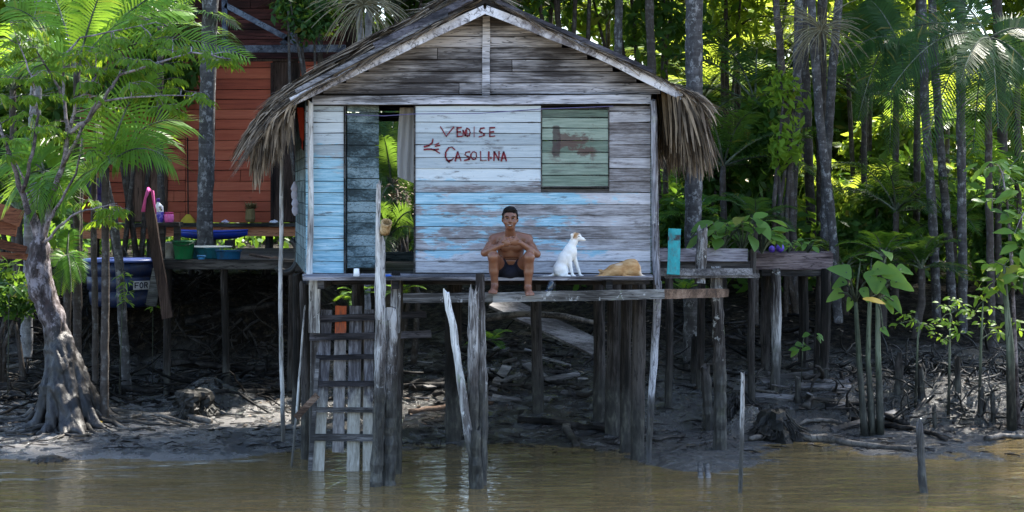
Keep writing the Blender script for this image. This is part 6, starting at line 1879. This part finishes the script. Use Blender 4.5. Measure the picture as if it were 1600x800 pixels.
LIMBS2 = [
    ([(1170, 690), (1215, 682), (1260, 662), (1290, 660), (1330, 668)], .035, 'long pale bent branch lying on the mud right of the house posts', 'drift'),
    ([(1215, 682), (1290, 690), (1350, 700), (1425, 706)], .055, 'dark half sunken log at the waterline pointing at the thick stake', 'drift'),
    ([(810, 660), (880, 664), (905, 672), (960, 676), (1010, 676)], .05, 'dark log lying level between the house stilts near the water', 'root'),
    ([(885, 672), (892, 685), (902, 700)], .06, 'short thick hollow log pointing to the water under the deck', 'drift'),
    ([(945, 650), (955, 665), (985, 684), (1030, 690), (1070, 684)], .03, 'thin curved branch arching round the front stilts', 'drift'),
    ([(960, 695), (985, 680), (1020, 684)], .02, 'small forked branch at the foot of the front stilt', 'drift'),
    ([(640, 648), (690, 640), (735, 628), (770, 634)], .04, 'reddish branch lying behind the leaning pale pole', 'plank_brown'),
    ([(190, 612), (260, 615), (340, 616), (440, 614)], .05, 'long straight dark log lying across the mud behind the stump', 'root'),
    ([(0, 605), (60, 607), (110, 612)], .05, 'straight dark log lying left of the tree trunk', 'root'),
    ([(140, 640), (190, 648), (230, 655), (280, 650), (330, 662)], .055, 'thick surface root snaking right from the tree', 'drift'),
    ([(200, 660), (225, 650), (255, 655), (300, 668)], .035, 'thinner surface root below the snaking root', 'drift'),
    ([(0, 560), (40, 555), (95, 545)], .035, 'thin dark branch on the bank left of the tree trunk', 'drift'),
    ([(0, 580), (30, 574), (75, 566)], .04, 'pale grey branch on the bank left of the tree trunk', 'drift'),
    ([(270, 570), (330, 576), (400, 580), (440, 578)], .06, 'fat dark log below the washing platform', 'root'),
    ([(290, 505), (350, 492), (430, 478)], .07, 'dark log slanting up under the washing platform', 'root'),
    ([(0, 650), (30, 640), (60, 628)], .018, 'crooked thin twig left of the buttress roots', 'root'),
    ([(40, 665), (60, 645), (75, 640)], .018, 'forked twig at the left foot of the tree', 'root'),
    ([(1290, 640), (1330, 636), (1385, 628)], .045, 'dark log in front of the elephant ear plants', 'root'),
    ([(1260, 640), (1268, 622)], .06, 'short sawn log end on the mud near the elephant ear plants', 'drift'),
    ([(1330, 660), (1380, 668), (1440, 676), (1480, 690)], .04, 'long dark branch before the root bank at right', 'root'),
    ([(1380, 652), (1420, 668)], .05, 'short dark log leaning on the root bank', 'root'),
    ([(1540, 690), (1570, 684), (1600, 686)], .04, 'pale log at the waterline by the right edge', 'drift'),
    ([(700, 598), (760, 590), (800, 600)], .05, 'dark log in the shadow beneath the deck', 'root'),
    ([(640, 610), (700, 604)], .06, 'grey log stub in the shadow left of the dark log', 'root'),
]
for pix, r, lab, mat in LIMBS2: limb('driftwood_log' if r > .038 else 'driftwood_branch', pix, r, lab, 'log' if r > .038 else 'branch', mat)
# planks
PLK = [((780, 478), (925, 540), 26, 24.4, 'wide grey plank sloping down behind the foot beam', 'plank_grey', 26, 2.0),]
b = MB(); b.board(W(775, 470, 24.6), W(935, 545, 24.0), .36, .04, (0, -.45, .9), jit=.006, segs=4); tag(b.build('gangplank', MT['plank_grey']), 'wide grey plank sloping down in the shadow under the deck', 'plank')
b = MB(); P3 = [W(760, 496, 23.6), W(820, 490, 23.6), W(880, 494, 23.5), W(930, 504, 23.5)]; b.tube(P3, [.05, .045, .04, .03], 8, .1); tag(b.build('hanging_branch', MT['drift'], smooth=True), 'dark bent branch hanging across the gangplank under the deck', 'branch')
NAMED = [((770, 612), (792, 578), .13, 'upright grey plank stuck in the debris under the deck'), ((822, 572), (850, 596), .13, 'pale plank lying aslant in the debris under the deck'), ((742, 612), (768, 582), .12, 'grey plank leaning near the pair of posts'), ((852, 598), (905, 590), .10, 'dark plank lying level in the debris pile'),
         ((1240, 606), (1330, 612), .12, 'grey plank on the mud in front of the planter posts'), ((1268, 598), (1322, 604), .10, 'pale short plank on the mud beside the planter posts'), ((1180, 622), (1240, 628), .10, 'grey plank lying left of the planter posts'), ((1190, 600), (1280, 586), .12, 'long grey plank under the planter box'),
         ((1290, 640), (1320, 636), .10, 'dark board on the mud below the planter'), ((75, 572), (120, 562), .09, 'split grey plank on the bank beside the tree trunk'), ((95, 600), (125, 582), .10, 'pale broken board by the left of the tree trunk'), ((1300, 676), (1400, 650), .08, 'thin dark plank slanting before the elephant ears')]
for p, q, w, lab in NAMED:
    b = MB(); b.board(onmud(*p, .03), onmud(*q, .05), w, .03, (rr(-.3, .3), -.5, .9), jit=.006, segs=3); tag(b.build('broken_plank', MT['plank_grey']), lab, 'plank')
G1 = 'broken planks littering the mud under the house'
for i in range(46):
    px = rr(640, 990); py = rr(545, 640); p = onmud(px, py, .02); a = rr(0, 6.28); L = rr(.12, .45)
    d = Vector((math.cos(a), math.sin(a) * .8, rr(-.05, .35))); b = MB(); b.board(p, p + d * L, rr(.04, .12), rr(.012, .03), (rr(-.4, .4), rr(-.6, .2), 1), jit=.006, segs=2)
    tag(b.build('plank_scrap', MT['plank_grey' if i % 3 else 'plank_dark']), 'small plank scrap among the dark debris under the house', 'scrap', G1)
G2 = 'wood scraps on the mud below the planters'
for i in range(34):
    px = rr(1130, 1350); py = rr(575, 645); p = onmud(px, py, .02); a = rr(0, 6.28); L = rr(.12, .5)
    d = Vector((math.cos(a), math.sin(a) * .8, rr(-.03, .2))); b = MB(); b.board(p, p + d * L, rr(.03, .09), rr(.012, .03), (rr(-.4, .4), rr(-.4, .2), 1), jit=.006, segs=2)
    tag(b.build('plank_scrap', MT['plank_grey' if i % 3 else 'drift']), 'small wood scrap on the mud below the planters', 'scrap', G2)
# twigs and leaf litter nobody could count
b = MB()
for i in range(1500):
    z_ = RND.random()
    if z_ < .35: px, py = rr(-20, 460), rr(540, 700)
    elif z_ < .65: px, py = rr(630, 1040), rr(540, 700)
    else: px, py = rr(1040, 1620), rr(560, 690)
    p = onmud(px, py, .008) if i < 700 else None
    if p is None:
        x = rr(-7, 7); y = rr(21, 26.5); p = Vector((x, y, gz(x, y) + .008))
    a = rr(0, 6.28); L = rr(.05, .32); d = Vector((math.cos(a), math.sin(a), rr(-.05, .12)))
    m_ = p + d * L * .5 + Vector((rr(-.03, .03), rr(-.03, .03), rr(0, .02))); b.tube([p, m_, p + d * L], [rr(.004, .011), rr(.004, .009), .003], 4)
tag(b.build('twig_litter', MT['root']), kind='stuff')
V = []; b = MB()
for i in range(1500):
    x = rr(-8, 8); y = rr(22.5, 29); p = Vector((x, y, gz(x, y) + .006)); a = rr(0, 6.28)
    b.leaf(p, (math.cos(a), math.sin(a), rr(-.1, .3)), (rr(-.3, .3), rr(-.3, .3), 1), rr(.05, .14), rr(.025, .06))
tag(b.build('leaf_litter', MT['dryfrond']), kind='stuff')
# tangled root bank at right and root curtain on the left bank
def tangle(name, n, xr, yr, zr, label, L=(.3, .9), r=(.012, .05), up=.3, mat='root'):
    b = MB()
    for i in range(n):
        x = rr(*xr); y = rr(*yr); p = Vector((x, y, gz(x, y) + rr(*zr))); d = Vector((rr(-1, 1), rr(-.6, .6), rr(-up, up))).normalized(); l = rr(*L); R_ = rr(*r); pts = []
        for k in range(6):
            pts.append(p.copy()); d = (d + Vector((rr(-.35, .35), rr(-.3, .3), rr(-.35, .25)))).normalized(); p = p + d * l / 5
            g = gz(p.x, p.y); p.z = max(p.z, g - .02)
        b.tube(pts, [R_ * (1 - .12 * k) for k in range(6)], 6, .15)
    return tag(b.build(name, MT[mat], smooth=True), kind='stuff')
tangle('root_tangle', 520, (4.2, 8.2), (22.7, 25.0), (0, .20), '', (.15, .5), (.005, .022), up=.7, mat='mudlump')
tangle('bank_roots', 260, (-6.9, -3.2), (25.3, 26.6), (0, .25), '', (.3, .8), (.006, .022), .9)
tangle('mud_roots', 260, (-7.5, -3.0), (23.6, 25.8), (0, .08), '', (.3, 1.1), (.008, .03), .15)
tangle('shade_roots', 200, (-2.4, 4.4), (23.8, 26.8), (0, .14), '', (.25, .8), (.01, .04), .35)
# stumps, mounds
def stump(label, px, py, r, h, mat='mudlump', cat='stump', n=0):
    """lumpy weathered stump or heap, with fine roots running down its flanks"""
    c = onmud(px, py, 0); e = MB(); K, M_ = 26, 12; seed = int(px)
    for i in range(M_ + 1):
        t = i / M_; z = -.1 + (h + .1) * min(1, t * 1.15); rad = r * (1.45 - .75 * t ** .7) if cat == 'stump' else r * (1.35 - 1.05 * t ** 1.3)
        if t > .87: rad *= (1 - t) / .13
        for k in range(K):
            a = 2 * math.pi * k / K
            f_ = 1 + .55 * mnoise.noise(Vector((math.cos(a) * 1.6, math.sin(a) * 1.6, seed + t * 1.2))) + .35 * mnoise.noise(Vector((math.cos(a) * 5, math.sin(a) * 5, seed + t * 5)))
            e.v.append((c.x + math.cos(a) * rad * f_, c.y + math.sin(a) * rad * f_, c.z + z + .10 * h * mnoise.noise(Vector((a * 2, t * 6, seed)))))
    for i in range(M_):
        for k in range(K):
            a = i * K + k; b2 = i * K + (k + 1) % K; e.f.append((a, b2, b2 + K, a + K))
    for i in range(n):
        a = rr(0, 6.28); t0 = rr(.25, .95); q = Vector((math.cos(a), math.sin(a), 0)); rad = r * (1.3 - .9 * t0) * rr(.9, 1.15)
        p = c + q * rad + Vector((0, 0, t0 * h)); w_ = c + q * rad * rr(1.1, 1.5) + Vector((rr(-.05, .05), rr(-.05, .05), t0 * h * rr(.3, .6)))
        s_ = c + q * r * rr(1.4, 2.0); s_.z = gz(s_.x, s_.y); e.tube([p, p.lerp(w_, .6) + q * .015, w_, w_.lerp(s_, .6)], [.011, .009, .007, .004], 5, .15)
    return tag(e.build('stump' if cat == 'stump' else 'root_mound', MT[mat]), label, cat)
stump('rough muddy tree stump on the mud right of the riverside tree', 305, 648, .27, .32, 'mudlump', 'stump', n=24)
stump('hairy dark root mound on the mud left of the long pale branch', 1212, 678, .26, .30, 'mudlump', 'mound', n=170)
stump('small dark root mound by the weathered deck post', 1150, 640, .24, .24, 'mudlump', 'mound', n=120)
stump('low mud covered root lump at the waterline on the left', 75, 722, .20, .07, 'mudlump', 'mound', n=12)
stump('dark floating clump of weeds in the shallow water right of the house', 1008, 760, .22, .05, 'mudlump', 'mound', n=10)
for px, py, h, r, lab in ((1107, 672, .80, 10, 'dark broken stump touching the weathered deck post'), (1081, 598, .62, 6, 'thin dark stump standing in the shade right of the stilts'), (1250, 628, .30, 6, 'short dark stake stump near the planter posts'), (1440, 620, .45, 7, 'dark upright stump in the root bank'), (1500, 620, .5, 6, 'dark thin stump in the middle of the root bank'), (1555, 660, .4, 5, 'thin twig stump at the right of the root bank'), (1405, 610, .45, 8, 'dark upright stump at the left end of the root bank'), (1462, 670, .3, 4, 'low thin stump before the root bank'),
                         (1530, 652, .35, 5, 'leaning short stump before the root bank')):
    c = onmud(px, py, 0); b = MB(); b.pole(c - Vector((0, 0, .2)), c + Vector((rr(-.05, .05), 0, h)), r * c.y / F, r * .75 * c.y / F, n=9, jit=.2, jag=.06, step=.08); tag(b.build('stump', MT['post_dark']), lab, 'stump')
c = onmud(187, 618, 0); b = MB(); b.tube([c - Vector((0, 0, .05)), c + Vector((.02, 0, .12)), c + Vector((-.01, 0, .24))], [.014, .011, .006], 6); tag(b.build('twig', MT['drift']), 'upright twig stuck in the mud right of the tree trunk', 'twig')
for i, (px, lab) in enumerate(((1099, 'left of two short sawn stubs poking out of the water'), (1107, 'right of two short sawn stubs poking out of the water'))):
    a = W(px - 3 + i * 3, 743, 19.2); b = MB(); b.pole(a - Vector((0, 0, .2)), W(px - 4 + i * 2, 724 + i * 2, 19.3), .034, .030, n=9, step=.06); tag(b.build('stub', MT['plank_grey']), lab, 'stub')
for px, py, lab in ((229, 612, 'yellow fallen leaf on the mud right of the tree'), (147, 663, 'yellow fallen leaf among the buttress roots')):
    b = MB(); b.sheetleaf(onmud(px, py, .03), (1, -.2, .15), (0, -.6, .8), .11, .04, oval_shape, .2, .2); tag(b.build('fallen_leaf', bpy.data.materials['yellow_leaf'], smooth=True), lab, 'leaf')

# foam lines drifting along the left waterline
V = []; b = MB()
for (x0, y0, x1, y1, n_) in ((-40, 742, 430, 719, 46), (-40, 752, 200, 744, 24), (1050, 741, 1250, 741, 7)):
    for i in range(n_):
        k = rr(0, 1); px = x0 + (x1 - x0) * k; py = y0 + (y1 - y0) * k + rr(-1.5, 1.5); Y = CAMZ * F / (py - YH); p = W(px, py, Y); p.z = .004
        L = rr(.05, .22); w_ = rr(.006, .022); m_ = 9
        o = len(b.v); b.v += [tuple(p + Vector((math.cos(6.28 * q / m_) * L * rr(.6, 1), math.sin(6.28 * q / m_) * w_ * rr(.5, 1), 0))) for q in range(m_)]; b.f.append(tuple(range(o, o + m_)))
tag(b.build('foam', mat_plain('river_foam', (.30, .28, .23), .6)), kind='stuff')
